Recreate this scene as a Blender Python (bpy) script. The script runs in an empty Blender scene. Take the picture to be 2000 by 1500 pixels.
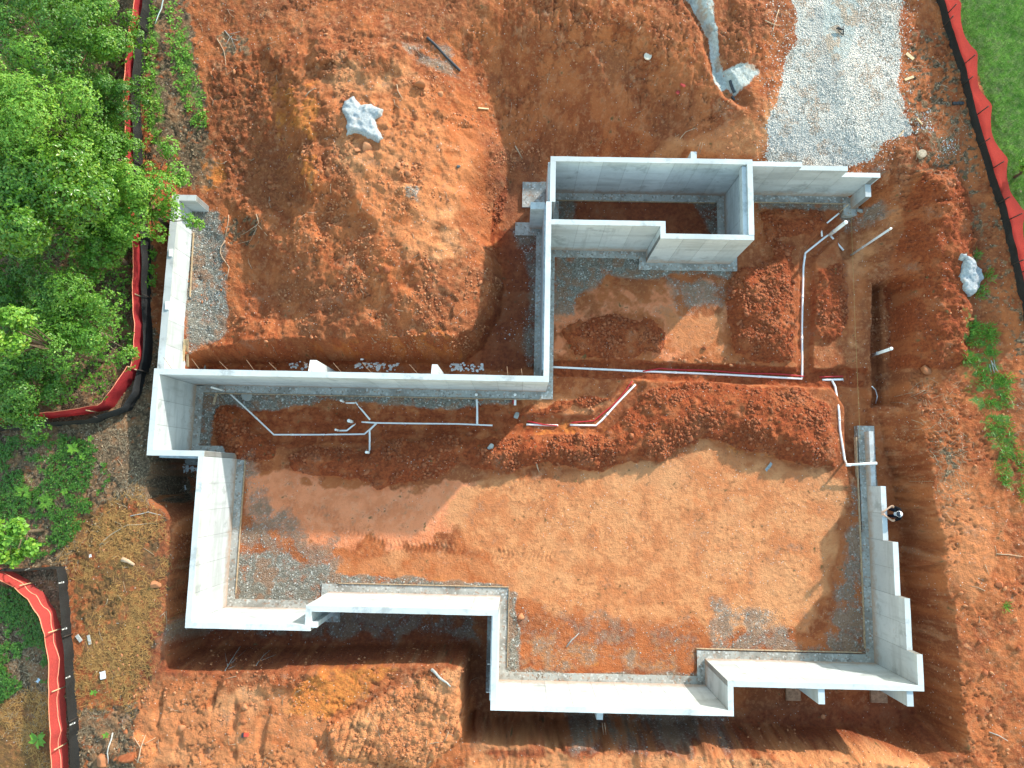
import bpy, bmesh, math, random
import numpy as np
from mathutils import Vector, Matrix, Quaternion

random.seed(7)
R0 = np.random.RandomState(11)
SC = bpy.context.scene
COL = SC.collection

# ------------------------------------------------------------------ camera (drone, almost straight down)
CAM_H = 28.4; FPX = 1387.0
YAW, PITCH, ROLL = 0.020177, 0.131286, 0.007976
CM = (Matrix.Rotation(YAW, 3, 'Z') @ Matrix.Rotation(PITCH, 3, 'X') @ Matrix.Rotation(ROLL, 3, 'Y'))
cam = bpy.data.cameras.new('camera'); cam.sensor_width = 36.0; cam.sensor_fit = 'HORIZONTAL'
cam.lens = FPX / 2000.0 * 36.0; cam.clip_end = 2000.0
camo = bpy.data.objects.new('camera', cam); COL.objects.link(camo)
camo.matrix_world = Matrix.Translation((0, 0, CAM_H)) @ CM.to_4x4()
SC.camera = camo
CMN = np.array(CM)

# ------------------------------------------------------------------ sky and sun
SUN_EL = math.radians(21.8)
SX, SY = 0.652, 0.758                       # ground direction towards the sun
world = bpy.data.worlds.new('World'); SC.world = world; world.use_nodes = True
wn = world.node_tree.nodes; wl = world.node_tree.links
sky = wn.new('ShaderNodeTexSky'); sky.sky_type = 'NISHITA'; sky.sun_disc = False
sky.sun_elevation = SUN_EL; sky.sun_rotation = math.atan2(SX, SY)
sky.air_density = 2.4; sky.dust_density = 0.4; sky.ozone_density = 3.5
bg = wn['Background']; bg.inputs[1].default_value = 0.15
wl.new(sky.outputs[0], bg.inputs[0])
sd = bpy.data.lights.new('sun', 'SUN'); sd.energy = 2.0; sd.angle = math.radians(1.4); sd.color = (1.0, 0.94, 0.85)
so = bpy.data.objects.new('sun', sd); COL.objects.link(so)
sv = Vector((SX * math.cos(SUN_EL), SY * math.cos(SUN_EL), math.sin(SUN_EL)))
so.rotation_euler = sv.to_track_quat('Z', 'Y').to_euler(); so.location = (30, 30, 30)
SC.view_settings.view_transform = 'Standard'; SC.view_settings.look = 'None'
SC.view_settings.gamma = 1.0; SC.view_settings.exposure = 1.72
SC.view_settings.use_curve_mapping = False
SC.cycles.max_bounces = 6; SC.cycles.diffuse_bounces = 3; SC.cycles.glossy_bounces = 2; SC.cycles.transmission_bounces = 3; SC.cycles.transparent_max_bounces = 8
SC.cycles.caustics_reflective = False; SC.cycles.caustics_refractive = False

# ------------------------------------------------------------------ geometry helpers
def W(px, py, z):
    """ground point (x, y) under photo pixel (px, py) at height z"""
    d = CMN @ np.array([(px - 1000) / FPX, -(py - 750) / FPX, -1.0])
    t = (z - CAM_H) / d[2]
    return float(d[0] * t), float(d[1] * t)
def WP(pts, z):
    return [W(p[0], p[1], z) for p in pts]

def link(o, parent=None):
    COL.objects.link(o)
    if parent is not None: o.parent = parent
    return o
def mobj(name, v, f, mat=None, parent=None, smooth=False, mats=None, midx=None):
    me = bpy.data.meshes.new(name); me.from_pydata([tuple(map(float, p)) for p in v], [], f)
    if mat: me.materials.append(mat)
    if mats:
        for m in mats: me.materials.append(m)
    if midx is not None:
        me.polygons.foreach_set('material_index', np.asarray(midx, dtype=np.int32))
    if smooth: me.polygons.foreach_set('use_smooth', np.ones(len(me.polygons), dtype=bool))
    me.update()
    return link(bpy.data.objects.new(name, me), parent)
def nmesh(name, V, F, mat, smooth=False):
    """fast mesh from numpy arrays: V (n,3), F (m,k)"""
    V = np.ascontiguousarray(V, dtype=np.float32); F = np.ascontiguousarray(F, dtype=np.int32)
    me = bpy.data.meshes.new(name); k = F.shape[1]
    me.vertices.add(len(V)); me.vertices.foreach_set('co', V.ravel())
    me.loops.add(F.size); me.loops.foreach_set('vertex_index', F.ravel())
    me.polygons.add(len(F)); me.polygons.foreach_set('loop_start', np.arange(0, F.size, k, dtype=np.int32))
    if smooth: me.polygons.foreach_set('use_smooth', np.ones(len(F), dtype=bool))
    me.update(calc_edges=True)
    if mat: me.materials.append(mat)
    return me
def empty(name, loc=(0, 0, 0)):
    o = bpy.data.objects.new(name, None); o.location = loc; o.empty_display_size = 0.2
    return link(o)
def tag(o, label=None, cat=None, group=None, kind=None):
    if label: o['label'] = label
    if cat: o['category'] = cat
    if group: o['group'] = group
    if kind: o['kind'] = kind
    return o
def boxv(x0, x1, y0, y1, z0, z1):
    v = [(x0, y0, z0), (x1, y0, z0), (x1, y1, z0), (x0, y1, z0), (x0, y0, z1), (x1, y0, z1), (x1, y1, z1), (x0, y1, z1)]
    f = [(0, 3, 2, 1), (4, 5, 6, 7), (0, 1, 5, 4), (1, 2, 6, 5), (2, 3, 7, 6), (3, 0, 4, 7)]
    return v, f
def box(name, b, mat, parent=None):
    v, f = boxv(*b); return mobj(name, v, f, mat, parent)
def tubev(pts, rad, n=8, cap=True):
    pts = [Vector(p) for p in pts]; m = len(pts)
    if not hasattr(rad, '__len__'): rad = [rad] * m
    V = []; F = []; up = Vector((0, 0, 1)); prev = None
    for i, p in enumerate(pts):
        a = pts[max(i - 1, 0)]; b = pts[min(i + 1, m - 1)]; d = (b - a)
        d = d.normalized() if d.length > 1e-9 else Vector((0, 0, 1))
        if prev is None:
            s = d.cross(up)
            if s.length < 0.05: s = d.cross(Vector((0, 1, 0)))
        else:
            s = prev - d * prev.dot(d)
        s.normalize(); prev = s; t = d.cross(s)
        for k in range(n):
            an = 2 * math.pi * k / n
            V.append(p + (s * math.cos(an) + t * math.sin(an)) * rad[i])
    for i in range(m - 1):
        for k in range(n):
            F.append((i * n + k, i * n + (k + 1) % n, (i + 1) * n + (k + 1) % n, (i + 1) * n + k))
    if cap:
        F.append(tuple(range(n - 1, -1, -1))); F.append(tuple(range((m - 1) * n, m * n)))
    return [tuple(v) for v in V], F
def tube(name, pts, rad, mat, parent=None, n=8, smooth=True):
    v, f = tubev(pts, rad, n); return mobj(name, v, f, mat, parent, smooth)
def join(parts):
    V = []; F = []
    for v, f in parts:
        b = len(V); V += list(v); F += [tuple(i + b for i in q) for q in f]
    return V, F

# ------------------------------------------------------------------ noise on numpy arrays
def vnoise(x, y, scale, seed):
    tab = np.random.RandomState(seed).rand(256, 256).astype(np.float32)
    u = x / scale + 1000.37; v = y / scale + 1000.71
    i = np.floor(u).astype(np.int64); j = np.floor(v).astype(np.int64)
    fu = (u - i).astype(np.float32); fv = (v - j).astype(np.float32)
    fu = fu * fu * (3 - 2 * fu); fv = fv * fv * (3 - 2 * fv)
    i0 = i & 255; i1 = (i + 1) & 255; j0 = j & 255; j1 = (j + 1) & 255
    return (tab[i0, j0] * (1 - fu) + tab[i1, j0] * fu) * (1 - fv) + (tab[i0, j1] * (1 - fu) + tab[i1, j1] * fu) * fv
def fbm(x, y, scale, octv, seed, gain=0.5):
    s = 0; a = 1; t = 0
    for k in range(octv):
        c, q = math.cos(0.7 * k), math.sin(0.7 * k)
        s = s + a * vnoise(x * c - y * q, x * q + y * c, scale, seed + k); t += a; a *= gain; scale *= 0.5
    return s / t
def worley(x, y, scale, seed):
    r = np.random.RandomState(seed); tx = r.rand(128, 128).astype(np.float32); ty = r.rand(128, 128).astype(np.float32); tr = r.rand(128, 128).astype(np.float32)
    u = (x / scale + 500).astype(np.float32); v = (y / scale + 500).astype(np.float32)
    i = np.floor(u).astype(np.int32); j = np.floor(v).astype(np.int32)
    f1 = np.full(u.shape, 9.0, np.float32); idr = np.zeros(u.shape, np.float32)
    for a in (-1, 0, 1):
        for b in (-1, 0, 1):
            ii = (i + a) & 127; jj = (j + b) & 127
            d = np.hypot(i + a + tx[ii, jj] - u, j + b + ty[ii, jj] - v)
            m = d < f1; idr = np.where(m, tr[ii, jj], idr); f1 = np.where(m, d, f1)
    return f1, idr
def sstep(a, b, x):
    t = np.clip((x - a) / (b - a), 0, 1); return t * t * (3 - 2 * t)
def sdf(poly, X, Y):
    """signed distance, negative inside"""
    d2 = np.full(X.shape, 1e9, np.float32); ins = np.zeros(X.shape, bool); n = len(poly)
    for k in range(n):
        ax, ay = poly[k]; bx, by = poly[(k + 1) % n]
        ex, ey = bx - ax, by - ay; wx = X - ax; wy = Y - ay
        t = np.clip((wx * ex + wy * ey) / (ex * ex + ey * ey + 1e-12), 0, 1)
        d2 = np.minimum(d2, (wx - ex * t) ** 2 + (wy - ey * t) ** 2)
        if ay != by:
            c = ((ay > Y) != (by > Y)) & (X < ex * (Y - ay) / (by - ay) + ax)
            ins ^= c
    d = np.sqrt(d2); return np.where(ins, -d, d)
def dline(pts, X, Y):
    """distance to polyline, arc length along it, signed side"""
    best = np.full(X.shape, 1e9, np.float32); arc = np.zeros(X.shape, np.float32); side = np.zeros(X.shape, np.float32); L = 0
    for (ax, ay), (bx, by) in zip(pts[:-1], pts[1:]):
        ex, ey = bx - ax, by - ay; l = math.hypot(ex, ey) + 1e-9
        wx = X - ax; wy = Y - ay; t = np.clip((wx * ex + wy * ey) / (l * l), 0, 1)
        d = np.hypot(wx - ex * t, wy - ey * t); m = d < best
        best = np.where(m, d, best); arc = np.where(m, L + t * l, arc); side = np.where(m, (ex * wy - ey * wx) / l, side); L += l
    return best, arc, side
# ------------------------------------------------------------------ terrain height field
DX = 0.046
def axis(a, b):
    c = np.arange(a, b + DX, DX); g = DX * 1.5 * 1.45 ** np.arange(0, 19); g = np.cumsum(g)
    return np.concatenate([(a - g)[::-1], c, b + g])
ax_x = axis(-22.6, 21.0); ax_y = axis(-11.2, 20.4)
X, Y = np.meshgrid(ax_x, ax_y)
X = X.astype(np.float32); Y = Y.astype(np.float32)
CXc = np.clip(X, -24, 22.5); CYc = np.clip(Y, -12.5, 22)

def sub(poly, m):
    xs = [p[0] for p in poly]; ys = [p[1] for p in poly]
    i0 = np.searchsorted(ax_x, min(xs) - m); i1 = np.searchsorted(ax_x, max(xs) + m)
    j0 = np.searchsorted(ax_y, min(ys) - m); j1 = np.searchsorted(ax_y, max(ys) + m)
    return slice(j0, max(j1, j0 + 1)), slice(i0, max(i1, i0 + 1))
def inside(poly, soft, edge_noise=0.0, seed=5):
    """0..1 mask over the whole grid, 1 inside the world polygon"""
    out = np.zeros(X.shape, np.float32); s = sub(poly, soft * 2 + edge_noise * 2 + 0.3)
    d = sdf(poly, X[s], Y[s])
    if edge_noise: d = d + (fbm(X[s], Y[s], 0.9, 3, seed) - 0.5) * 2 * edge_noise
    out[s] = sstep(soft, -soft, d); return out

# smooth natural grade through control points (photo pixel, height)
CTRL = [(0,0,2.8),(150,500,2.5),(350,0,2.8),(330,250,2.4),(300,420,2.0),(290,600,2.1),(150,900,2.4),(250,900,2.35),(60,1200,2.4),(300,1180,2.35),
 (80,1480,2.2),(280,1400,2.25),(500,1440,2.3),(800,1420,2.3),(880,1330,2.25),(1000,1480,2.3),(1300,1480,2.35),(1700,1490,2.3),(1960,1470,2.3),
 (1910,1250,2.25),(1880,1050,2.15),(1980,1000,2.2),(1960,850,2.1),(1840,850,1.75),(1830,700,1.2),(1960,600,1.9),(1880,350,1.8),(1990,350,2.1),
 (1760,330,1.75),(1720,380,1.3),(1720,480,0.9),(1730,620,0.6),(1720,800,0.45),(1770,560,0.75),(1770,800,0.9),(1800,150,2.0),(1830,0,2.2),(1950,120,2.25),
 (1620,0,2.4),(1620,160,2.25),(1620,300,1.75),(1500,300,1.85),(1520,120,2.3),(1420,240,2.0),(1420,60,2.7),(1300,20,3.0),(1250,150,2.2),(1300,250,1.3),
 (1100,20,3.0),(1130,180,1.7),(1120,265,0.6),(960,20,3.0),(900,90,2.7),(990,230,1.2),(1010,320,0.5),(1000,420,0.35),
 (760,10,3.0),(560,20,2.9),(455,90,2.6),(470,250,2.3),(440,340,1.8),(400,470,1.42),(400,600,1.42),(385,690,1.38),(430,420,1.6),
 (590,130,3.1),(590,260,3.15),(600,370,2.9),(540,340,2.35),(705,230,3.3),(720,350,3.15),(820,180,3.0),(850,300,2.7),(930,330,1.9),(960,430,1.2),
 (760,470,2.9),(880,480,2.2),(950,540,1.4),(850,570,2.1),(940,620,1.3),(700,560,2.45),(560,500,2.2),(480,480,1.9),(460,590,1.5),(560,600,1.95),(640,640,1.9),(780,640,1.95),(900,660,1.5),(460,660,1.5)]
cp = np.array([W(a, b, z) + (z,) for a, b, z in CTRL])
def tps_fit(c, lam=0.02):
    n = len(c); r = np.hypot(c[:, None, 0] - c[None, :, 0], c[:, None, 1] - c[None, :, 1])
    K = np.where(r > 0, r * r * np.log(r + 1e-9), 0) + lam * np.eye(n); P = np.c_[np.ones(n), c[:, :2]]
    A = np.zeros((n + 3, n + 3)); A[:n, :n] = K; A[:n, n:] = P; A[n:, :n] = P.T
    return np.linalg.solve(A, np.r_[c[:, 2], 0, 0, 0])
tw = tps_fit(cp)
# evaluated on a coarse grid, then stretched bilinearly
gx = np.linspace(-24, 22.5, 190); gy = np.linspace(-12.5, 22, 150); GX, GY = np.meshgrid(gx, gy)
Gz = tw[-3] + tw[-2] * GX + tw[-1] * GY
for k in range(len(cp)):
    r2 = (GX - cp[k, 0]) ** 2 + (GY - cp[k, 1]) ** 2 + 1e-9; Gz = Gz + tw[k] * 0.5 * r2 * np.log(r2)
def bil(Gv, x, y, ox, oy, dx, dy):
    u = np.clip((x - ox) / dx, 0, Gv.shape[1] - 1.001); v = np.clip((y - oy) / dy, 0, Gv.shape[0] - 1.001)
    i = u.astype(int); j = v.astype(int); fu = u - i; fv = v - j
    return (Gv[j, i] * (1 - fu) + Gv[j, i + 1] * fu) * (1 - fv) + (Gv[j + 1, i] * (1 - fu) + Gv[j + 1, i + 1] * fu) * fv
Z = np.clip(bil(Gz, CXc, CYc, -24, -12.5, gx[1] - gx[0], gy[1] - gy[0]), -0.1, 3.6).astype(np.float32)

# coarse lumps on the natural ground, rougher on the diggings
n1 = fbm(X, Y, 2.2, 4, 21) - 0.5; n2 = fbm(X, Y, 0.55, 4, 31) - 0.5; n3 = fbm(X, Y, 0.16, 2, 41) - 0.5
Z += 0.30 * n1
# the hollow west of the mound with its sharp lip, and broken ground on the mound
def hollow(pts, z, depth, soft, en, seed):
    global Z
    P = WP(pts, z); s = sub(P, soft * 2 + en * 2 + .3); d = sdf(P, X[s], Y[s]) + (fbm(X[s], Y[s], 0.7, 4, seed) - 0.5) * 2 * en
    Z[s] -= (depth * sstep(soft, -soft * 2.2, d)).astype(np.float32)
_P = WP([(430,120),(520,90),(560,150),(570,210),(588,265),(592,385),(560,430),(500,410),(440,390),(415,250)], 2.7); _s = sub(_P, 1.0)
_d = sdf(_P, X[_s], Y[_s]) + (fbm(X[_s], Y[_s], 0.8, 5, 71, .6) - 0.5) * .9
Z[_s] -= (.34 * sstep(.12, -.35, _d) * sstep(-12.2, -8.6, X[_s])).astype(np.float32)
hollow([(440,400),(480,420),(520,480),(560,520),(600,570),(640,610),(560,640),(470,630),(450,540)], 1.9, .25, .3, .2, 73)
hollow([(860,100),(1000,60),(1060,140),(1030,270),(985,300),(955,240),(915,170)], 2.4, .22, .5, .3, 75)
hollow([(620,380),(700,400),(740,470),(720,540),(640,520),(600,440)], 2.7, .22, .2, .25, 77)
hollow([(1200,60),(1290,120),(1330,210),(1290,240),(1210,170),(1160,100)], 2.3, .3, .3, .25, 79)
_mz = inside(WP([(585,90),(700,70),(860,80),(960,300),(975,500),(950,650),(890,690),(500,700),(430,640),(480,480),(560,380),(560,250)], 2.4), .5)
_rg = 1 - np.abs(fbm(X, Y, 1.0, 5, 81, .55) - .5) * 2
_fc, _fi = worley(X + .5 * (fbm(X, Y, .7, 3, 85) - .5), Y + .5 * (fbm(X, Y, .7, 3, 87) - .5), 1.1, 89)
Z += (_mz * (.14 * (_rg ** 2 - .62) + .20 * (fbm(X, Y, .5, 5, 83, .6) - .5) + .16 * (_fi - .5) * sstep(.75, .35, _fc))).astype(np.float32)

# excavation: toe and crest outlines in world metres
TOE = [(-12.85, 3.9), (-12.8, 4.3), (-11, 4.4), (-8.6, 4.44), (-5, 4.5), (-2.4, 4.55), (-1.5, 5.2), (-0.9, 6.5), (-0.7, 7.7), (-0.9, 8.6), (-1.3, 9.6), (-1.2, 11.0), (-0.6, 12.3), (2, 12.75), (5, 12.8), (7.5, 12.5),
       (8.55, 12.0), (13.2, 12.0), (13.95, 11.7), (14.0, 10.5), (14.1, 8.0), (14.2, 5.0), (14.5, 2.2), (14.9, 0), (15.1, -3), (15.25, -6), (15.35, -8.6), (14.4, -9.15), (8, -9.05), (3.8, -9.0), (-0.5, -8.95), (-1.62, -8.95),
       (-1.66, -6.4), (-2.1, -6.36), (-7.2, -6.58), (-12.1, -6.7), (-12.05, -4.5), (-12.0, -1.6), (-12.5, -1.35), (-13.2, -0.95), (-13.3, 0.4), (-13.15, 0.62), (-13.15, 3.6)]
CREST = [(-13.1, 3.9), (-13.05, 4.45), (-11, 4.95), (-8.2, 5.15), (-5, 5.2), (-2.6, 5.3), (-2.0, 5.7), (-1.3, 6.9), (-1.1, 7.8), (-1.4, 8.7), (-2.4, 9.6), (-2.4, 11.6), (-1.2, 13.6), (2, 14.2), (5, 14.0), (7.6, 12.9),
         (8.55, 12.07), (13.2, 12.07), (14.6, 12.2), (15.2, 10.5), (15.2, 8.0), (15.2, 5.0), (15.3, 2.2), (15.3, 0), (15.45, -3), (15.7, -6), (15.75, -9.1), (14.6, -9.55), (8, -9.4), (3.8, -9.3), (-0.5, -9.2), (-1.72, -9.2),
         (-1.74, -6.62), (-2.3, -6.6), (-7.2, -6.9), (-12.3, -7.05), (-12.35, -4.5), (-12.3, -1.9), (-12.7, -1.55), (-13.45, -1.05), (-13.5, 0.4), (-13.3, 0.75), (-13.3, 3.6)]
wob = 0.16 * (fbm(X, Y, 0.8, 3, 61) - 0.5)
_ez = sstep(14.2, 14.9, X) * sstep(3.0, 1.0, Y) * sstep(-9.6, -8.4, Y)
_ph = (Y - 0.25 * X + 1.6 * (fbm(X, Y, 1.9, 3, 331) - 0.5)) / 0.47
wob = wob + _ez * (0.15 * (np.abs((_ph % 1.0) - 0.5) * 2 - 0.5) * sstep(.42, .68, fbm(X, Y, 1.3, 3, 335)) + 0.5 * (fbm(X, Y, 1.1, 5, 337, .6) - 0.5))
_sz = sstep(-8.4, -8.9, Y) * sstep(-1.9, -1.4, X) * (1 - .75 * sstep(7.5, 11.5, X))
_ph = (X + 0.2 * Y + 1.2 * (fbm(X, Y, 1.5, 3, 341) - 0.5)) / 0.33
wob = wob + _sz * (0.12 * (np.abs((_ph % 1.0) - 0.5) * 2 - 0.5) * sstep(.42, .68, fbm(X, Y, 1.0, 3, 343)) + 0.5 * (fbm(X, Y, 0.9, 5, 347, .6) - 0.5))
dt = sdf(TOE, X, Y) + wob; dc = -sdf(CREST, X, Y) - wob
t = np.where(dt <= 0, 0, np.where(dc <= 0, 1, dt / np.maximum(dt + dc, 1e-6)))
PIT = 1 - np.clip(t, 0, 1)
zf = -0.07 + 0.30 * sstep(13.6, 15.5, X) * sstep(-7, 3, Y) + 0.06 * n1 + 0.03 * n2
prof = t ** 0.8
Z = zf + (Z - zf) * prof
BANK = np.clip(t * (1 - t) * 4, 0, 1)
Z0 = Z.copy()

ROUGH = np.full(X.shape, 0.16, np.float32); ROUGH = ROUGH * sstep(0, 0.3, t) + 0.12
def mound(pts, z, h, width, power=0.7, rough=0.9, seed=3):
    global Z, ROUGH
    P = WP(pts, z); s = sub(P, 0.6); d = -sdf(P, X[s], Y[s]) + 0.62 * (fbm(X[s], Y[s], 0.75, 5, seed, .6) - 0.5)
    q = np.clip(d / width, 0, 1); pr = q ** power * (1 - 0.25 * q)
    nn = fbm(X[s], Y[s], 1.1, 3, seed + 9)
    Z[s] += h * pr * (0.65 + 0.7 * nn)
    ROUGH[s] = np.maximum(ROUGH[s], rough * sstep(-0.06, 0.15, d))
B_LONG = [(1290,748),(1400,744),(1560,756),(1626,792),(1640,850),(1634,912),(1600,922),(1540,905),(1500,885),(1450,880),(1420,862),(1370,855),(1340,875),(1290,903),(1230,903),(1170,918),(1120,918),(1050,908),(1000,922),(965,928),(930,915),(900,902),(870,928),(800,950),(740,953),(690,943),(650,930),(620,932),(570,920),(548,890),(600,866),(720,872),(850,848),(1000,848),(1060,842),(1185,842),(1225,802),(1255,770)]
B_LEFT = [(430,790),(470,800),(520,850),(545,870),(540,900),(500,905),(450,890),(415,870),(412,820)]
B_SMALL = [(1095,645),(1130,620),(1200,612),(1270,622),(1305,650),(1290,690),(1200,702),(1120,695)]
B_BOX = [(1485,525),(1520,470),(1556,478),(1555,705),(1500,708),(1435,692),(1415,610),(1425,550),(1450,520)]
B_EAST = [(1785,345),(1850,335),(1885,380),(1900,460),(1893,600),(1885,705),(1835,722),(1795,700),(1775,580),(1772,430)]
B_NE = [(1478,410),(1530,400),(1600,410),(1620,440),(1560,470),(1500,470)]
B_MIDR = [(1600,520),(1650,510),(1665,560),(1660,640),(1630,680),(1595,660),(1590,580)]
mound(B_LONG, 0.2, 0.85, 1.0, seed=101); mound(B_LEFT, 0, 0.28, 0.7, seed=111); mound(B_SMALL, 0, 0.50, 0.7, seed=121)
mound(B_BOX, 0.2, 0.75, 0.9, seed=131); mound(B_EAST, 1.4, 0.85, 1.1, seed=141); mound(B_NE, 0, 0.3, 0.8, seed=151); mound(B_MIDR, 0.2, 0.25, 0.5, seed=161)
mound([(1120,800),(1190,790),(1230,760),(1180,770),(1090,780),(1040,805),(1050,815)], 0, 0.15, 0.35, seed=166)
# berms and ridges on the mound and on the south diggings
mound([(640,60),(700,90),(800,90),(790,150),(700,170),(610,150),(600,90)], 3.0, 0.3, 0.9, rough=0.7, seed=171)
mound([(960,250),(1000,270),(985,400),(960,480),(930,420),(950,330)], 1.5, 0.35, 0.6, rough=0.7, seed=175)
mound([(560,290),(620,290),(640,360),(600,390),(540,360)], 2.9, 0.3, 0.7, rough=0.9, seed=181)
mound([(400,665),(500,655),(640,665),(800,650),(900,655),(890,690),(640,700),(420,700)], 1.6, 0.22, 0.5, rough=0.8, seed=185)
mound([(650,1480),(640,1420),(760,1360),(830,1320),(900,1300),(905,1440),(830,1500)], 2.3, 0.30, 0.35, power=0.5, rough=0.9, seed=191)
mound([(520,1310),(620,1290),(640,1330),(560,1360),(500,1350)], 2.3, 0.2, 0.5, seed=195)
mound([(1500,10),(1420,0),(1430,120),(1500,110),(1530,60)], 2.6, 0.3, 0.7, rough=0.8, seed=197)
mound([(200,1440),(260,1430),(320,1460),(300,1510),(200,1510)], 2.25, 0.25, 0.5, seed=199)

def trench(pts, z, depth, w, seed=7):
    global Z, ROUGH
    P = [W(p[0], p[1], z) for p in pts]; s = sub(P, w + 0.5)
    d, a, sd_ = dline(P, X[s], Y[s]); d = d + 0.10 * (fbm(X[s], Y[s], 0.5, 3, seed) - 0.5)
    pr = sstep(w, w * 0.62, d)
    target = -0.05 - depth
    Z[s] = Z[s] * (1 - pr) + np.minimum(Z[s], target + 0.06 * (fbm(X[s], Y[s], 0.4, 3, seed + 5) - 0.5) + 0.11 * (fbm(X[s], Y[s], 0.22, 2, seed + 6) - 0.5)) * pr
    ROUGH[s] = ROUGH[s] * (1 - 0.75 * pr)
TZ = -0.3
trench([(1060,718),(1250,726),(1420,733),(1570,742),(1680,742)], TZ, 0.30, 0.42, 201)
trench([(1568,740),(1570,620),(1574,500),(1610,466),(1650,430)], TZ, 0.26, 0.36, 205)
trench([(1640,742),(1672,790),(1672,850),(1676,905)], TZ, 0.34, 0.62, 209)
trench([(450,772),(535,848),(720,846),(740,828),(950,829),(1165,832),(1240,752)], TZ, 0.22, 0.45, 213)
trench([(670,800),(700,815),(735,828)], TZ, 0.18, 0.4, 215)
trench([(932,775),(933,830)], TZ, 0.15, 0.3, 216); trench([(1006,775),(1006,800)], TZ, 0.12, 0.28, 217)
def cut(pts, z, zbot, soft=0.08, seed=9):
    global Z, ROUGH
    P = WP(pts, z); s = sub(P, 0.5); d = sdf(P, X[s], Y[s]) + 0.08 * (fbm(X[s], Y[s], 0.5, 3, seed) - 0.5)
    pr = sstep(soft, -soft, d); Z[s] = Z[s] * (1 - pr) + np.minimum(Z[s], zbot) * pr; ROUGH[s] *= (1 - 0.7 * pr)
cut([(1698,560),(1722,556),(1726,640),(1730,790),(1703,795),(1700,680)], -0.2, -0.75, 0.09)
cut([(1722,556),(1752,560),(1748,700),(1742,795),(1728,792)], -0.1, -0.25, 0.1)
cut([(1655,410),(1668,410),(1668,500),(1650,505),(1640,470)], 0, -0.35, 0.08)

# gully washed into the top slope
P = [W(1330,-20,2.8), W(1375,45,2.7), W(1385,80,2.6), W(1400,130,2.4), W(1425,180,2.2), W(1450,200,2.1)]
s = sub(P, 1.0); d, a, _ = dline(P, X[s], Y[s]); Z[s] -= 0.28 * sstep(0.42, 0.05, d)
# cracks and small rills on the cut slope above the box
s = sub(WP([(560,0),(1500,300)], 2), 0.2)
rl = np.abs(fbm(X[s] * 1.0, Y[s] * 0.22, 0.32, 4, 301) - 0.5) * 2
slope_zone = inside(WP([(1000,-60),(1500,-60),(1470,160),(1380,240),(1120,280),(990,300),(960,150),(860,20)], 1.8), 0.5)
mound_zone = inside(WP([(585,110),(700,80),(840,90),(900,150),(960,300),(965,500),(950,640),(890,690),(500,700),(430,640),(520,500),(590,380),(570,250)], 2.4), 0.35)
Z[s] -= (0.07 * (1 - sstep(0.0, 0.14, rl)) * (slope_zone[s] + 0.25 * mound_zone[s]) * sstep(0.4, 0.65, fbm(X[s], Y[s], 1.6, 2, 305))).astype(np.float32)
# digger tooth marks: south bank and strip, east bank
south = (1 - .6 * sstep(8, 12, X)) * sstep(-8.6, -9.0, Y) * sstep(-2.0, -1.4, X) * sstep(16.5, 15.5, X)
ph = X + 0.8 * (fbm(X, Y, 1.6, 3, 311) - 0.5) + 0.15 * (Y + 9)
Z += south * (0.075 * (np.abs(((ph / 0.24) % 1.0) - 0.5) * 2 - 0.5) * sstep(.45, .7, fbm(X, Y, 0.8, 4, 313)) + 0.30 * (fbm(X, Y * 0.45, 0.6, 3, 317) - 0.5))
sdig = inside(WP([(250,1330),(520,1320),(620,1330),(640,1520),(230,1520)], 2.3), 0.4)
ph = X - 0.12 * Y + 0.5 * (fbm(X, Y, 2.2, 2, 321) - 0.5)
Z -= sdig * 0.13 * sstep(0.72, 0.95, np.cos(ph * 2 * math.pi / 0.95) * 0.5 + 0.5) * sstep(0.5, 0.68, fbm(X, Y, 0.9, 4, 323))
spale = inside(WP([(650,1500),(640,1420),(760,1360),(830,1320),(900,1300),(905,1440),(830,1520)], 2.5), 0.1)
ph = X - 0.3 * Y + 0.3 * (fbm(X, Y, 1.5, 2, 325) - 0.5)
Z -= spale * 0.07 * sstep(0.6, 0.95, np.cos(ph * 2 * math.pi / 0.33) * 0.5 + 0.5) * sstep(0.35, 0.7, fbm(X, Y, 0.8, 2, 327))
east = inside([(14.5, 3), (16.2, 2), (16.6, -10), (14.4, -9.4), (14.3, -3)], 0.35)
ph = Y - 0.35 * X + 0.5 * (fbm(X, Y, 1.6, 2, 331) - 0.5)
Z += east * (0.10 * (np.abs(((ph / 0.55) % 1.0) - 0.5) * 2 - 0.5) * BANK * sstep(.4, .7, fbm(X, Y, 1.0, 3, 333)) + 0.3 * BANK * n2)
# wheel and bulldozer track prints pressed into the floor
TRACKS = [([(560,985),(640,1003),(745,1001)], .24), ([(655,1030),(760,1066),(860,1070),(975,1078)], .26), ([(852,1003),(930,1008),(1010,1016)], .24),
          ([(740,1002),(800,974),(850,950)], .24), ([(1130,915),(1220,905),(1310,895)], .22), ([(930,1075),(1000,1085),(1090,1075)], .3), ([(1010,940),(1100,1010)], .2)]
for pts, hw in TRACKS:
    P = WP(pts, 0); s = sub(P, 0.5); d, a, sg = dline(P, X[s], Y[s])
    on = sstep(hw, hw - 0.06, d) * sstep(0.35, 0.55, fbm(X[s], Y[s], 0.9, 2, 341))
    lug = sstep(0.25, 0.75, np.abs((((a + 0.5 * np.abs(sg)) / 0.17) % 1.0) - 0.5) * 2)
    Z[s] += on * (0.035 * lug - 0.02)
P = WP([(1765,345),(1770,420),(1768,500)], 1.1); s = sub(P, 0.6); d, a, sg = dline(P, X[s], Y[s])
Z[s] += sstep(0.4, 0.3, d) * (0.05 * sstep(0.3, 0.7, np.abs(((a / 0.2) % 1.0) - 0.5) * 2) - 0.03)

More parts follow.
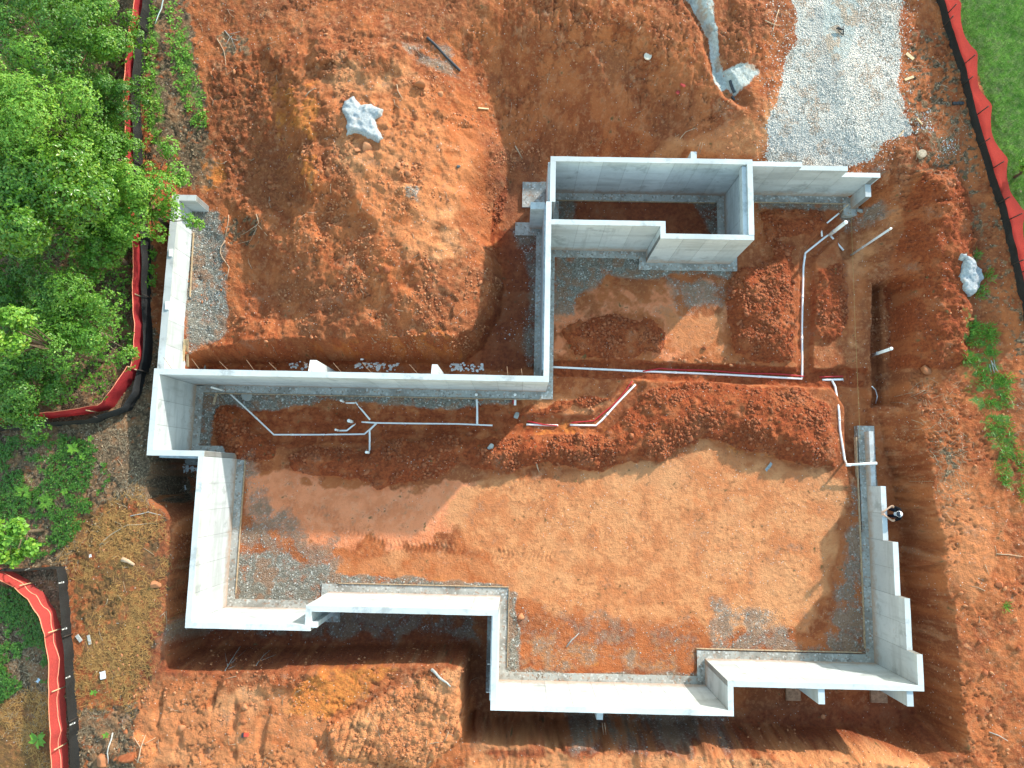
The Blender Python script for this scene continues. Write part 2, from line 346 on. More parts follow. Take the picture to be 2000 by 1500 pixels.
# lumpy clods
ROUGH = np.maximum(ROUGH, inside(WP([(420,120),(560,100),(590,260),(590,390),(500,420),(420,380)], 2.5), .4) * (.5 + 1.0 * fbm(X, Y, .8, 3, 397)).astype(np.float32))
ROUGH = np.maximum(ROUGH, (BANK * .75 * (0.5 + fbm(X, Y, .7, 3, 399))).astype(np.float32))
f1, idr = worley(X, Y, 0.34, 401); Z += ROUGH * 0.15 * np.sqrt(np.clip(0.30 - f1 * f1 * 2.2, 0, 1)) * sstep(0.45, 0.9, idr)
f2, idr2 = worley(X, Y, 0.17, 405); Z += ROUGH * 0.10 * np.sqrt(np.clip(0.30 - f2 * f2 * 1.6, 0, 1)) * sstep(0.25, 0.9, idr2)
Z += ROUGH * (0.16 * n2 + 0.06 * n3)
_cr = np.abs(fbm(X, Y, .55, 5, 431, .68) - .5)
SMOOTH = np.maximum(inside(WP([(1850,-300),(1876,60),(1922,190),(1938,300),(1985,470),(2100,700),(2500,700),(2500,-300)], 2.15), .3), inside(WP([(1530,-80),(1765,-80),(1775,240),(1730,300),(1655,325),(1510,325),(1500,220),(1540,100)], 2.15), .4))
NAT = (sstep(0.5, 1.0, t) * (1 - .9 * SMOOTH)).astype(np.float32)
Z += NAT * (0.13 * (fbm(X, Y, .34, 5, 433, .72) - .5) - 0.07 * sstep(.045, .0, _cr) * sstep(.45, .6, fbm(X, Y, 1.3, 2, 435)))
# the dry floor: slight swells and heel marks
FLOORISH = (PIT > 0.999) * (1 - np.clip(ROUGH * 1.1, 0, 1))
pk = np.maximum(sstep(0.60, 0.74, fbm(X, Y, 1.2, 3, 411)), sstep(.45, .62, fbm(X, Y, .7, 3, 415)) * np.maximum(inside(WP([(1170,990),(1330,990),(1330,1090),(1180,1080)], 0), .4, .3), inside(WP([(1000,930),(1150,920),(1130,1010),(1020,1010)], 0), .4, .3))) * FLOORISH
f3, idr3 = worley(X, Y, 0.11, 413); Z += pk * 0.030 * (f3 - 0.4) + FLOORISH * 0.012 * n3
# keep the soil below the tops of the footings and clear of the low ends of the walls
Z = np.where((PIT > 0.9999) & (Z > -0.045) & (ROUGH < 0.25), -0.035 + 0.014 * n3 + 0.3 * pk * 0.06 * (f3 - 0.5) + 0.012 * (fbm(X, Y, .09, 2, 445) - .5), Z)
HEIGHT_READY = True
def HZ(x, y):
    """terrain height at a world point"""
    i = min(max(int(np.searchsorted(ax_x, x)) - 1, 0), len(ax_x) - 2); j = min(max(int(np.searchsorted(ax_y, y)) - 1, 0), len(ax_y) - 2)
    fu = (x - ax_x[i]) / (ax_x[i + 1] - ax_x[i]); fv = (y - ax_y[j]) / (ax_y[j + 1] - ax_y[j])
    return float((Z[j, i] * (1 - fu) + Z[j, i + 1] * fu) * (1 - fv) + (Z[j + 1, i] * (1 - fu) + Z[j + 1, i + 1] * fu) * fv)
def HZA(x, y):
    i = np.clip(np.searchsorted(ax_x, x) - 1, 0, len(ax_x) - 2); j = np.clip(np.searchsorted(ax_y, y) - 1, 0, len(ax_y) - 2)
    fu = (x - ax_x[i]) / (ax_x[i + 1] - ax_x[i]); fv = (y - ax_y[j]) / (ax_y[j + 1] - ax_y[j])
    return (Z[j, i] * (1 - fu) + Z[j, i + 1] * fu) * (1 - fv) + (Z[j + 1, i] * (1 - fu) + Z[j + 1, i + 1] * fu) * fv
def G(px, py, dz=0.0):
    """terrain point seen at photo pixel"""
    z = 1.5
    for _ in range(12):
        x, y = W(px, py, z); z = 0.5 * z + 0.5 * HZ(x, y)
    x, y = W(px, py, z); return Vector((x, y, HZ(x, y) + dz))
# ------------------------------------------------------------------ what the ground is made of, region by region
def reg(lst):
    out = np.zeros(X.shape, np.float32)
    for pts, z, wgt, soft, en in lst:
        out = np.maximum(out, wgt * inside(WP(pts, z), soft, en, seed=int(abs(pts[0][0]) + abs(pts[0][1])) % 97 + 3))
    return out
RMOIST = sstep(0.35, 0.75, ROUGH) * (PIT > 0.95)
M_FLOOR_SHADE = reg([([(470,900),(560,930),(760,955),(930,925),(960,935),(900,1000),(850,1060),(700,1060),(600,1060),(480,1000)], 0, 1, .7, .7), ([(1080,560),(1430,540),(1430,700),(1080,700)], 0, .5, .3, .3)])  # redder floor clay, lightened inside the wall shadows to stand for fill light
M_DRY = reg([([(640,1080),(900,1075),(990,1100),(990,1150),(640,1130)], 0, .55, .3, .4), ([(860,1000),(900,945),(1000,935),(1150,925),(1330,890),(1380,860),(1430,885),(1550,920),(1655,930),(1650,1000),(1620,1150),(1560,1235),(1400,1245),(1350,1215),(1100,1190),(1000,1160),(960,1100)], 0, 1, .5, .5),
  ([(1300,610),(1420,600),(1425,700),(1300,690)], 0, .6, .4, .3),  # sunlit patch beside the box, its brightness put into the pale tone
  ([(1250,300),(1330,262),(1480,240),(1520,170),(1530,300),(1450,306)], 1.7, .75, .3, .3),
  ([(650,1500),(640,1420),(760,1360),(830,1320),(900,1300),(905,1440),(830,1510)], 2.5, .8, .15, .1),
  ([(270,1330),(560,1330),(640,1400),(630,1520),(250,1520)], 2.3, .55, .5, .5),
  ([(920,1446),(1500,1450),(1800,1470),(1840,1530),(900,1530)], 2.3, .75, .2, .2),
  ([(1850,880),(1930,960),(1950,1100),(1900,1200),(1850,1120),(1830,980)], 2.1, .55, .5, .5),
  ([(1590,500),(1690,400),(1760,420),(1690,560),(1690,840),(1660,600)], .7, .5, .4, .5),
  ([(620,130),(800,120),(930,260),(945,430),(880,540),(740,480),(650,330)], 2.9, .55, .8, .6),
  ([(1040,770),(1180,770),(1210,790),(1150,815),(1050,808)], 0, .6, .2, .2)])
M_DRY *= 1 - RMOIST
M_MOIST = np.maximum(RMOIST, reg([([(960,440),(1060,430),(1060,725),(390,725),(400,712),(880,712),(935,680),(980,560)], .1, .8, .3, .2),
  ([(1085,380),(1410,380),(1410,460),(1085,460)], 0, .8, .2, .2),
  ([(330,1200),(920,1200),(920,1420),(1800,1380),(1800,1440),(910,1440),(915,1270),(330,1300)], .2, .7, .3, .2),
  ([(400,640),(920,640),(900,705),(400,705)], 1.5, .55, .5, .3),
  ([(440,560),(700,560),(900,600),(900,640),(440,640)], 1.8, .35, .5, .4),
  ([(410,780),(560,790),(1040,790),(1040,850),(560,880),(420,880)], 0, .7, .3, .3),
  ([(1475,400),(1660,400),(1660,740),(1475,740)], 0, .45, .3, .3),
  ([(1060,700),(1690,720),(1690,760),(1060,735)], -.3, .9, .12, .1), ([(1785,345),(1850,335),(1890,380),(1903,460),(1896,600),(1888,705),(1835,724),(1792,700),(1772,580),(1770,430)], 1.6, .95, .3, .35)]))
M_GRAV = reg([([(385,760),(1000,775),(1000,790),(860,800),(640,785),(520,800),(440,790),(420,800),(410,880),(385,880)], 0, .85, .15, .25),
  ([(465,890),(500,890),(520,960),(600,1060),(660,1060),(660,1100),(640,1150),(600,1190),(440,1190),(455,1050)], 0, .50, .4, .5),
  ([(445,1090),(560,1070),(650,1110),(640,1160),(590,1195),(440,1190)], 0, .88, .3, .4),
  ([(640,1120),(985,1140),(985,1165),(640,1160)], 0, .8, .12, .15),
  ([(975,1160),(1010,1160),(1015,1310),(1370,1320),(1380,1290),(1400,1290),(1390,1342),(975,1330)], 0, .85, .15, .25),
  ([(1000,1160),(1100,1190),(1250,1210),(1350,1200),(1380,1290),(1375,1320),(1010,1310)], 0, .34, .4, .5),
  ([(1390,1180),(1500,1190),(1560,1250),(1690,1240),(1700,1290),(1380,1280)], 0, .56, .3, .4),
  ([(1655,940),(1690,940),(1705,1290),(1560,1290),(1640,1200),(1640,1100),(1660,1040)], 0, .58, .25, .4),
  ([(1085,485),(1260,490),(1260,515),(1430,520),(1425,545),(1200,545),(1130,570),(1120,610),(1080,610)], 0, .85, .25, .3),
  ([(1300,540),(1425,540),(1425,600),(1330,620)], 0, .55, .3, .3),
  ([(1480,385),(1660,385),(1660,405),(1480,410)], 0, .7, .15, .2),
  ([(378,410),(430,420),(440,480),(445,600),(430,660),(370,690),(365,600)], 1.4, .9, .2, .35),
  ([(1000,440),(1060,440),(1060,725),(1020,725),(1030,600),(1020,500)], .1, .6, .2, .3),
  ([(1085,380),(1120,380),(1120,460),(1085,460)], 0, .8, .2, .2), ([(1350,385),(1412,385),(1412,460),(1385,460)], 0, .7, .2, .2),
  ([(1650,400),(1720,390),(1720,440),(1680,450),(1660,430)], .6, .6, .2, .3), ([(1740,300),(1720,340),(1700,330)], 1.7, .5, .2, .2),
  ([(350,1190),(930,1180),(930,1250),(600,1250),(380,1230)], 0, .55, .3, .4), ([(1100,1380),(1440,1390),(1430,1430),(1100,1430)], 0, .55, .3, .3),
  ([(785,85),(880,80),(900,140),(840,130),(790,110)], 3.0, .5, .2, .2), ([(790,360),(820,360),(820,395),(790,390)], 3.0, .6, .1, .1)])
M_LITTER = reg([([(-250,-250),(300,-250),(280,300),(290,560),(285,730),(240,860),(-250,860)], 2.4, 1, .3, .3),
  ([(-250,830),(320,790),(320,980),(200,1000),(140,1110),(-250,1110)], 2.4, .85, .5, .5),
  ([(290,-60),(360,-60),(400,200),(400,340),(340,350),(285,300)], 2.5, .8, .3, .3), ([(270,560),(320,700),(310,900),(230,900),(230,780),(270,720)], 2.2, .85, .3, .2),
  ([(1765,60),(1850,60),(1930,360),(1860,340),(1790,330),(1760,240)], 1.9, .42, .3, .4), ([(1830,860),(1870,880),(1870,960),(1830,960)], 1.8, .6, .3, .3),
  ([(140,1370),(270,1380),(260,1520),(140,1520)], 2.2, .7, .3, .4), ([(430,60),(490,70),(490,110),(440,110)], 2.6, .6, .2, .2),
  ([(-250,1100),(130,1110),(160,1520),(-250,1700)], 2.3, .9, .3, .3), ([(430,420),(520,420),(510,480),(430,470)], 1.8, .5, .3, .3),
  ([(1890,520),(1970,700),(1980,900),(2100,1100),(2100,500),(1960,300),(1900,330)], 2, .35, .4, .4)])
M_STRAW = reg([([(135,1000),(250,980),(320,1010),(330,1130),(290,1300),(240,1380),(150,1370),(140,1200)], 2.35, .72, .5, .5), ([(-100,1420),(60,1340),(105,1360),(110,1520),(-100,1600)], 2.2, .95, .3, .3)])
M_GRASS = reg([([(1860,-250),(1878,60),(1925,190),(1940,300),(1990,470),(2100,700),(2400,700),(2400,-250)], 2.15, 1, .12, .1),
  ([(1885,600),(1930,610),(1960,720),(1985,900),(1975,960),(1930,880),(1905,750)], 2.05, .45, .25, .4), ([(340,60),(370,60),(400,240),(375,250),(345,180)], 2.5, .5, .2, .2),
  ([(285,20),(320,20),(320,300),(285,280)], 2.5, .5, .2, .2), ([(0,860),(150,840),(190,900),(160,1000),(120,1060),(-100,1090)], 2.4, .25, .3, .4)])
M_SILT = reg([([(1318,-30),(1375,-30),(1398,60),(1408,110),(1428,150),(1415,165),(1402,150),(1386,70),(1360,30)], 2.6, .8, .08, .2), ([(1413,142),(1440,128),(1470,130),(1482,146),(1462,170),(1436,184),(1420,172)], 2.2, .85, .15, .15),
  ([(1605,-30),(1680,-30),(1672,60),(1655,110),(1625,115),(1608,70)], 2.35, .85, .2, .15)])
M_DRIVE = reg([([(1536,-60),(1755,-60),(1762,120),(1768,220),(1785,250),(1740,270),(1715,300),(1655,320),(1515,320),(1500,220),(1525,170),(1545,90)], 2.15, 1, .16, .26)])
M_WET = reg([([(940,290),(1060,300),(1060,725),(930,725),(985,560),(975,400)], .2, .55, .4, .3), ([(1085,380),(1410,380),(1410,460),(1085,460)], 0, .6, .2, .2),
  ([(280,880),(385,890),(385,1200),(960,1200),(960,1380),(1800,1380),(1800,1430),(920,1430),(920,1260),(330,1300),(340,960)], .2, .5, .3, .2)])
M_DARK = reg([([(1590,20),(1640,20),(1630,190),(1600,180),(1590,120)], 2.3, .6, .3, .3)])
M_ORANGE = reg([([(600,660),(880,640),(900,690),(600,700)], 1.6, .7, .4, .3), ([(620,1290),(760,1300),(700,1360),(640,1420),(540,1400)], 2.3, .9, .3, .4), ([(395,320),(440,320),(430,370),(400,370)], 1.7, .7, .2, .2),
  ([(640,1100),(900,1130),(980,1130),(980,1150),(640,1150)], 0, .5, .3, .3), ([(1010,1230),(1350,1250),(1370,1310),(1010,1310)], 0, .42, .4, .4), ([(500,140),(640,160),(620,380),(560,300)], 2.9, .5, .4, .3), ([(1000,820),(1240,820),(1640,800),(1630,900),(1000,880)], .3, .35, .4, .4)])

N_A = fbm(X, Y, 2.2, 5, 901); N_B = fbm(X, Y, .52, 5, 911, .62); N_P = M_FLOOR_SHADE; N_C = fbm(X, Y, .17, 3, 921, .7)
N_A = np.clip((N_A - .5) * 1.5 + .5, 0, 1); N_B = np.clip((N_B - .5) * 1.7 + .5, 0, 1); N_C = np.clip((N_C - .5) * 1.4 + .5, 0, 1)
me = nmesh('ground', np.c_[X.ravel(), Y.ravel(), Z.ravel()],
           (lambda nx, ny: (lambda a: np.c_[a.ravel(), (a + 1).ravel(), (a + 1 + nx).ravel(), (a + nx).ravel()])(np.arange(nx * ny).reshape(ny, nx)[:-1, :-1]))(X.shape[1], X.shape[0]), None, True)
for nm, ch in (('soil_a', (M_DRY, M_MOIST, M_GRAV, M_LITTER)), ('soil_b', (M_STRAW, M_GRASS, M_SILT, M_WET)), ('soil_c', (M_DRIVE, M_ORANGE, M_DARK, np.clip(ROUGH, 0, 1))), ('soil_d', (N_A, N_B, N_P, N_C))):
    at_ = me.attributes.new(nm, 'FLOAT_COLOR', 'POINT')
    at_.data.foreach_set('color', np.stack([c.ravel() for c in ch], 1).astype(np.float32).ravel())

# ------------------------------------------------------------------ materials
class NT:
    """small node-tree writer"""
    def __init__(s, name):
        s.m = bpy.data.materials.new(name); s.m.use_nodes = True; s.t = s.m.node_tree; s.n = s.t.nodes; s.l = s.t.links
        s.b = s.n['Principled BSDF']; s.b.inputs['Roughness'].default_value = 0.9
        s.b.inputs['Specular IOR Level'].default_value = 0.25
        s._co = None
    def add(s, typ, **kw):
        n = s.n.new(typ)
        for k, v in kw.items(): setattr(n, k, v)
        return n
    def put(s, sock, v):
        if hasattr(v, 'links'): s.l.new(v, sock)
        else: sock.default_value = v
    @property
    def co(s):
        if s._co is None: s._co = s.add('ShaderNodeNewGeometry').outputs['Position']
        return s._co
    def objco(s): return s.add('ShaderNodeTexCoord').outputs['Object']
    def map(s, vec, scale=(1, 1, 1), rot=(0, 0, 0)):
        n = s.add('ShaderNodeMapping'); s.l.new(vec, n.inputs['Vector']); n.inputs['Scale'].default_value = scale; n.inputs['Rotation'].default_value = rot
        return n.outputs[0]
    def noise(s, scale, detail=4, rough=0.6, vec=None):
        n = s.add('ShaderNodeTexNoise'); s.l.new(vec or s.co, n.inputs['Vector']); n.inputs['Scale'].default_value = scale
        n.inputs['Detail'].default_value = detail; n.inputs['Roughness'].default_value = rough; return n.outputs['Fac']
    def vor(s, scale, out='Distance', feature='F1', vec=None, rnd=1.0):
        n = s.add('ShaderNodeTexVoronoi'); n.feature = feature; s.l.new(vec or s.co, n.inputs['Vector']); n.inputs['Scale'].default_value = scale
        n.inputs['Randomness'].default_value = rnd; return n.outputs[out]
    def math(s, op, a, b=None, c=None, clamp=False):
        n = s.add('ShaderNodeMath', operation=op, use_clamp=clamp); s.put(n.inputs[0], a)
        if b is not None: s.put(n.inputs[1], b)
        if c is not None: s.put(n.inputs[2], c)
        return n.outputs[0]
    def rng(s, v, a, b, c=0.0, d=1.0, smooth=True):
        n = s.add('ShaderNodeMapRange'); n.interpolation_type = 'SMOOTHSTEP' if smooth else 'LINEAR'; s.put(n.inputs[0], v)
        for i, q in enumerate((a, b, c, d)): n.inputs[1 + i].default_value = q
        return n.outputs[0]
    def mix(s, fac, a, b, mode='MIX'):
        n = s.add('ShaderNodeMix', data_type='RGBA', blend_type=mode); s.put(n.inputs[0], fac)
        for i, v in ((6, a), (7, b)):
            if isinstance(v, tuple): n.inputs[i].default_value = v + (1,) if len(v) == 3 else v
            else: s.l.new(v, n.inputs[i])
        return n.outputs[2]
    def col(s, v): s.put(s.b.inputs['Base Color'], v if not isinstance(v, tuple) else v + (1,)); return s
    def bump(s, h, strength=0.5, dist=0.02):
        n = s.add('ShaderNodeBump'); n.inputs['Strength'].default_value = strength; n.inputs['Distance'].default_value = dist
        s.l.new(h, n.inputs['Height']); s.l.new(n.outputs[0], s.b.inputs['Normal']); return s
    def sep(s, c):
        n = s.add('ShaderNodeSeparateColor'); s.l.new(c, n.inputs[0]); return n.outputs[0], n.outputs[1], n.outputs[2]
    def attr(s, name):
        n = s.add('ShaderNodeAttribute', attribute_name=name); r, g, b = s.sep(n.outputs['Color']); return r, g, b, n.outputs['Alpha']
    def rnd(s):
        return s.add('ShaderNodeObjectInfo').outputs['Random']
    def island(s):
        return s.add('ShaderNodeNewGeometry').outputs['Random Per Island']

def ground_material():
    N = NT('clay_ground')
    dry, moist, grav, litter = N.attr('soil_a'); straw, grass, silt, wet = N.attr('soil_b'); drive, orange, dark, rough = N.attr('soil_c'); nA, nB, nP, nC0 = N.attr('soil_d')
    nC = N.noise(9, 3, .65); nD = N.noise(34, 2, .7)
    vn = N.add('ShaderNodeTexVoronoi'); N.l.new(N.co, vn.inputs['Vector']); vn.inputs['Scale'].default_value = 19.0
    vd = vn.outputs['Distance']; v1, v2, v3 = N.sep(vn.outputs['Color'])
    fine = N.math('ADD', N.math('MULTIPLY', nC, .5), N.math('MULTIPLY', nD, .5))
    def edge(mask, n, amt, lo=0.35, hi=0.65):
        return N.rng(N.math('ADD', mask, N.math('MULTIPLY', N.math('SUBTRACT', n, 0.5), amt)), lo, hi)
    clay = N.mix(N.rng(nB, .3, .7), (.44, .140, .050), (.30, .082, .029))
    clay = N.mix(N.rng(nA, .45, .65, 0, .55), clay, (.22, .072, .031))
    clay = N.mix(N.rng(nC, .50, .72, 0, .6), clay, (.52, .205, .085)); clay = N.mix(N.rng(nC0, .55, .8, 0, .5), clay, (.50, .21, .10))
    c = clay
    c = N.mix(edge(orange, nB, 1.0), c, N.mix(N.rng(nC, .35, .7), (.60, .22, .055), (.46, .14, .036)))
    flc = N.mix(N.rng(nB, .3, .7), (.78, .295, .145), (.68, .240, .110)); flc = N.mix(N.rng(nC0, .52, .75, 0, .5), flc, (.74, .33, .185)); flc = N.mix(N.rng(nD, .55, .8, 0, .35), flc, (.40, .125, .055)); c = N.mix(edge(nP, nB, .9), c, flc)  # shaded floor: redder clay, its tone raised in place of skylight
    dryc = N.mix(N.rng(nB, .3, .72), (.64, .285, .125), (.55, .205, .082))
    dryc = N.mix(N.rng(nC0, .50, .72, 0, .6), dryc, (.46, .18, .078)); dryc = N.mix(N.rng(nA, .4, .7, 0, .5), dryc, (.66, .34, .165)); dryc = N.mix(N.rng(nD, .55, .8, 0, .35), dryc, (.40, .15, .065))
    c = N.mix(edge(dry, nB, .9, .22, .78), c, dryc)
    moc = N.mix(N.rng(nC, .3, .72), (.215, .046, .016), (.36, .090, .028)); moc = N.mix(N.rng(nB, .5, .75, 0, .6), moc, (.42, .135, .05))
    c = N.mix(edge(moist, nB, .7), c, moc)
    c = N.mix(1.0, c, (.97, .90, .82), 'MULTIPLY')
    lit = N.mix(N.rng(nC, .35, .65), (.075, .050, .028), (.20, .125, .070)); lit = N.mix(N.rng(v1, .86, .92), lit, (.30, .21, .125)); lit = N.mix(N.rng(nB, .5, .7, 0, .6), lit, (.30, .145, .065))
    c = N.mix(edge(litter, nC0, 1.0), c, lit)
    stn = N.math('ADD', N.math('MULTIPLY', nC, .4), N.math('MULTIPLY', nD, .6))
    stc = N.mix(N.rng(stn, .48, .72), (.17, .080, .028), (.48, .25, .075)); stc = N.mix(N.rng(nB, .4, .7, 0, .6), stc, (.30, .115, .042)); stc = N.mix(N.rng(nC0, .5, .75, 0, .6), stc, (.12, .065, .03))
    c = N.mix(edge(straw, nC0, 1.2), c, stc)
    gc = N.mix(N.rng(nB, .3, .7), (.075, .175, .016), (.110, .235, .026)); gc = N.mix(N.rng(nC0, .4, .7, 0, .6), gc, (.14, .18, .055)); gc = N.mix(N.rng(nD, .5, .75, 0, .4), gc, (.055, .11, .018))
    c = N.mix(edge(grass, nC0, .9), c, gc)
    gr = N.mix(v1, (.135, .125, .100), (.33, .305, .250)); gr = N.mix(N.rng(v2, .92, .95), gr, (.58, .57, .52)); gr = N.mix(N.rng(nC0, .42, .7, 0, .6), gr, (.19, .165, .125)); gr = N.mix(N.rng(nB, .48, .7, 0, .6), gr, (.32, .155, .08))
    c = N.mix(edge(grav, N.math('ADD', N.math('MULTIPLY', nB, .45), N.math('MULTIPLY', fine, .55)), 1.9, .22, .78), c, gr)
    sc = N.mix(N.rng(nC, .35, .7), (.52, .53, .48), (.36, .36, .315)); sc = N.mix(N.rng(nB, .55, .75, 0, .6), sc, (.42, .25, .14))
    c = N.mix(edge(silt, nC, 1.1), c, sc)
    dg = N.mix(v1, (.56, .49, .41), (.88, .785, .67)); dg = N.mix(N.rng(v2, .86, .93), dg, (.30, .285, .26)); dg = N.mix(N.rng(vd, .5, .8), dg, (.24, .215, .18))  # gaps between the stones darkened in the colour as contact shade
    dg = N.mix(N.rng(nA, .50, .66, 0, .45), dg, (.42, .415, .38)); dg = N.mix(N.math('MULTIPLY', N.rng(nB, .56, .70), N.rng(nD, .4, .6)), dg, (.34, .21, .13)); dg = N.mix(N.math('MULTIPLY', dark, .8), dg, N.mix(nD, (.13, .14, .135), (.38, .39, .38)))
    dg = N.mix(edge(silt, nC, .5), dg, sc)
    c = N.mix(edge(drive, N.math('ADD', N.math('MULTIPLY', fine, .6), N.math('MULTIPLY', v3, .4)), 1.6, .42, .58), c, dg)
    ng = N.math('SUBTRACT', 1, grass)
    spk = N.math('MULTIPLY', N.rng(v3, .975, .98), N.rng(vd, .34, .24)); c = N.mix(N.math('MULTIPLY', spk, ng), c, (.64, .58, .50))
    spk2 = N.math('MULTIPLY', N.rng(v3, .10, .05), N.rng(vd, .5, .25)); c = N.mix(N.math('MULTIPLY', spk2, .45), c, (.17, .06, .03))
    c = N.mix(N.math('MULTIPLY', wet, .85), c, N.mix(.6, c, (.045, .030, .022)))
    N.col(c)
    N.put(N.b.inputs['Roughness'], N.math('SUBTRACT', .95, N.math('MULTIPLY', wet, .3)))
    stone = N.math('MULTIPLY', N.math('SUBTRACT', .8, vd), N.math('MAXIMUM', N.math('MULTIPLY', drive, 1.3), N.math('MAXIMUM', grav, N.math('MULTIPLY', rough, N.rng(v2, .5, .8)))))
    h = N.math('ADD', N.math('ADD', N.math('MULTIPLY', nC, N.math('SUBTRACT', 1, N.math('MULTIPLY', N.math('MAXIMUM', drive, grass), .75))), N.math('MULTIPLY', nD, .6)), stone)
    N.bump(h, .9, .065)
    return N.m
M_GROUND = ground_material()
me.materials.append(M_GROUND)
ground = link(bpy.data.objects.new('ground', me)); tag(ground, 'red clay building site with a dug basement pit, spoil and tracks', kind='structure')

def concrete(name, a, b, stain):
    N = NT(name); co = N.co
    n1 = N.noise(.7, 5, .6); n2 = N.noise(4, 6, .7); n3 = N.noise(30, 3, .7)
    vs = N.noise(3.5, 4, .6, N.map(co, (1, 1, .10)))
    c = N.mix(N.rng(n1, .3, .7), a, b); c = N.mix(N.rng(n2, .5, .8, 0, .5), c, stain); c = N.mix(N.rng(vs, .54, .78, 0, .7), c, stain)
    c = N.mix(N.rng(n3, .62, .75, 0, .35), c, tuple(q * .55 for q in stain))
    blot = N.math('MULTIPLY', N.rng(N.noise(9, 3, .6), .68, .76), N.rng(N.noise(1.1, 3, .6), .55, .7)); c = N.mix(N.math('MULTIPLY', blot, .7), c, (.16, .155, .135))
    band = N.noise(1.6, 3, .6, N.map(co, (.25, .25, 1.4))); c = N.mix(N.rng(band, .46, .66, 0, .5), c, stain)
    damp = N.math('MULTIPLY', N.rng(N.noise(.9, 5, .7), .56, .68), .55); c = N.mix(damp, c, tuple(q * .72 for q in stain))
    rust = N.math('MULTIPLY', N.rng(N.noise(2.3, 4, .7), .66, .75), .5); c = N.mix(rust, c, (.50, .36, .24))
    sx = N.add('ShaderNodeSeparateXYZ'); N.l.new(co, sx.inputs[0]); mud = N.math('MULTIPLY', N.rng(N.math('ADD', sx.outputs[2], N.math('MULTIPLY', n2, -.9)), .12, -.45), .75); c = N.mix(mud, c, (.40, .25, .16))
    br = N.rng(N.rnd(), 0, 1, .90, 1.06, False); hsv = N.add('ShaderNodeHueSaturation'); N.l.new(br, hsv.inputs['Value']); N.l.new(c, hsv.inputs['Color'])
    N.col(hsv.outputs[0]); N.bump(N.math('ADD', n2, N.math('MULTIPLY', n3, .5)), .25, .01); N.b.inputs['Roughness'].default_value = .85
    return N.m
M_CONC = concrete('poured_concrete', (.56, .59, .59), (.48, .51, .515), (.34, .36, .355))
M_TOP = concrete('trowelled_concrete', (.60, .62, .61), (.52, .54, .53), (.38, .39, .37))
N = NT('dirty_footing_concrete'); n1 = N.noise(1.3, 4, .65); n2 = N.noise(5, 5, .7); n3 = N.noise(28, 3, .7); vv = N.vor(15, 'Color'); v1, v2, v3 = N.sep(vv)
cc = N.mix(N.rng(n2, .3, .7), (.36, .355, .32), (.46, .45, .40)); cc = N.mix(N.rng(n1, .45, .62), cc, N.mix(n3, (.22, .21, .18), (.33, .31, .27))); cc = N.mix(N.rng(n2, .52, .68, 0, .8), cc, (.34, .165, .085)); cc = N.mix(N.rng(v1, .86, .93), cc, (.52, .51, .47)); cc = N.mix(N.rng(v2, .90, .97, 0, .6), cc, (.16, .13, .10))
N.col(cc); N.bump(N.math('ADD', n2, N.math('MULTIPLY', n3, .8)), .7, .03); M_FOOT = N.m
M_SEAM = concrete('seam_concrete', (.20, .20, .19), (.24, .24, .23), (.16, .15, .14))
def plain(name, col, rough=.6, spec=.3, var=0.0, var_scale=6, metal=0):
    N = NT(name)
    if var:
        n = N.noise(var_scale, 5, .65); N.col(N.mix(N.rng(n, .3, .7), tuple(q * (1 - var) for q in col), tuple(min(q * (1 + var), 1) for q in col)))
    else: N.col(col)
    N.b.inputs['Roughness'].default_value = rough; N.b.inputs['Specular IOR Level'].default_value = spec; N.b.inputs['Metallic'].default_value = metal
    return N.m

# ------------------------------------------------------------------ the concrete foundation
found = empty('concrete_foundation', (0, 0, 0))
tag(found, 'pale poured concrete basement foundation with jogged and stepped walls around the pit', 'foundation')
TT = 3.0
WALLS = [  # x0, x1, y0, y1, top, axis of the long side
 (-13.28, 1.06, 3.45, 3.66, TT, 'x'), (-13.28, -13.07, .72, 3.45, TT, 'y'), (-13.28, -11.22, .52, .72, TT, 'x'), (-11.42, -11.22, -5.20, .52, TT, 'y'),
 (-11.42, -7.06, -5.40, -5.20, TT, 'x'), (-7.26, -7.06, -5.20, -4.75, TT, 'y'), (-7.26, -.57, -4.75, -4.55, TT, 'x'), (-.77, -.57, -7.67, -4.75, TT, 'y'),
 (-.77, 7.49, -7.86, -7.67, TT, 'x'), (7.30, 7.49, -7.67, -6.90, TT, 'y'), (7.30, 13.96, -6.90, -6.71, TT, 'x'),
 (13.77, 13.96, -6.71, -5.70, TT, 'y'), (13.77, 13.96, -5.70, -3.94, 2.38, 'y'), (13.77, 13.96, -3.94, -2.04, 1.77, 'y'), (13.77, 13.96, -2.04, -.02, 1.085, 'y'), (13.77, 13.94, -.02, 2.11, .37, 'y'),
 (.86, 1.06, 3.66, 10.25, TT, 'y'), (1.0, 1.2, 10.25, 11.84, TT, 'y'), (1.0, 8.57, 11.84, 12.03, TT, 'x'), (8.37, 8.57, 9.09, 11.84, TT + .012, 'y'), (5.11, 8.57, 8.90, 9.09, TT, 'x'),
 (5.11, 5.30, 9.09, 9.37, TT, 'y'), (1.06, 5.30, 9.37, 9.56, TT, 'x'),
 (8.57, 10.53, 11.90, 12.08, 2.74, 'x'), (10.53, 12.39, 11.90, 12.08, 2.45, 'x'), (12.39, 13.90, 11.90, 12.08, 1.90, 'x'), (13.62, 13.84, 11.38, 11.90, 1.25, 'y'),
 (-13.28, -13.02, 3.66, 10.35, 2.8, 'y'), (-13.02, -12.38, 10.13, 10.35, 2.78, 'x')]
PT = .010; PW = .914
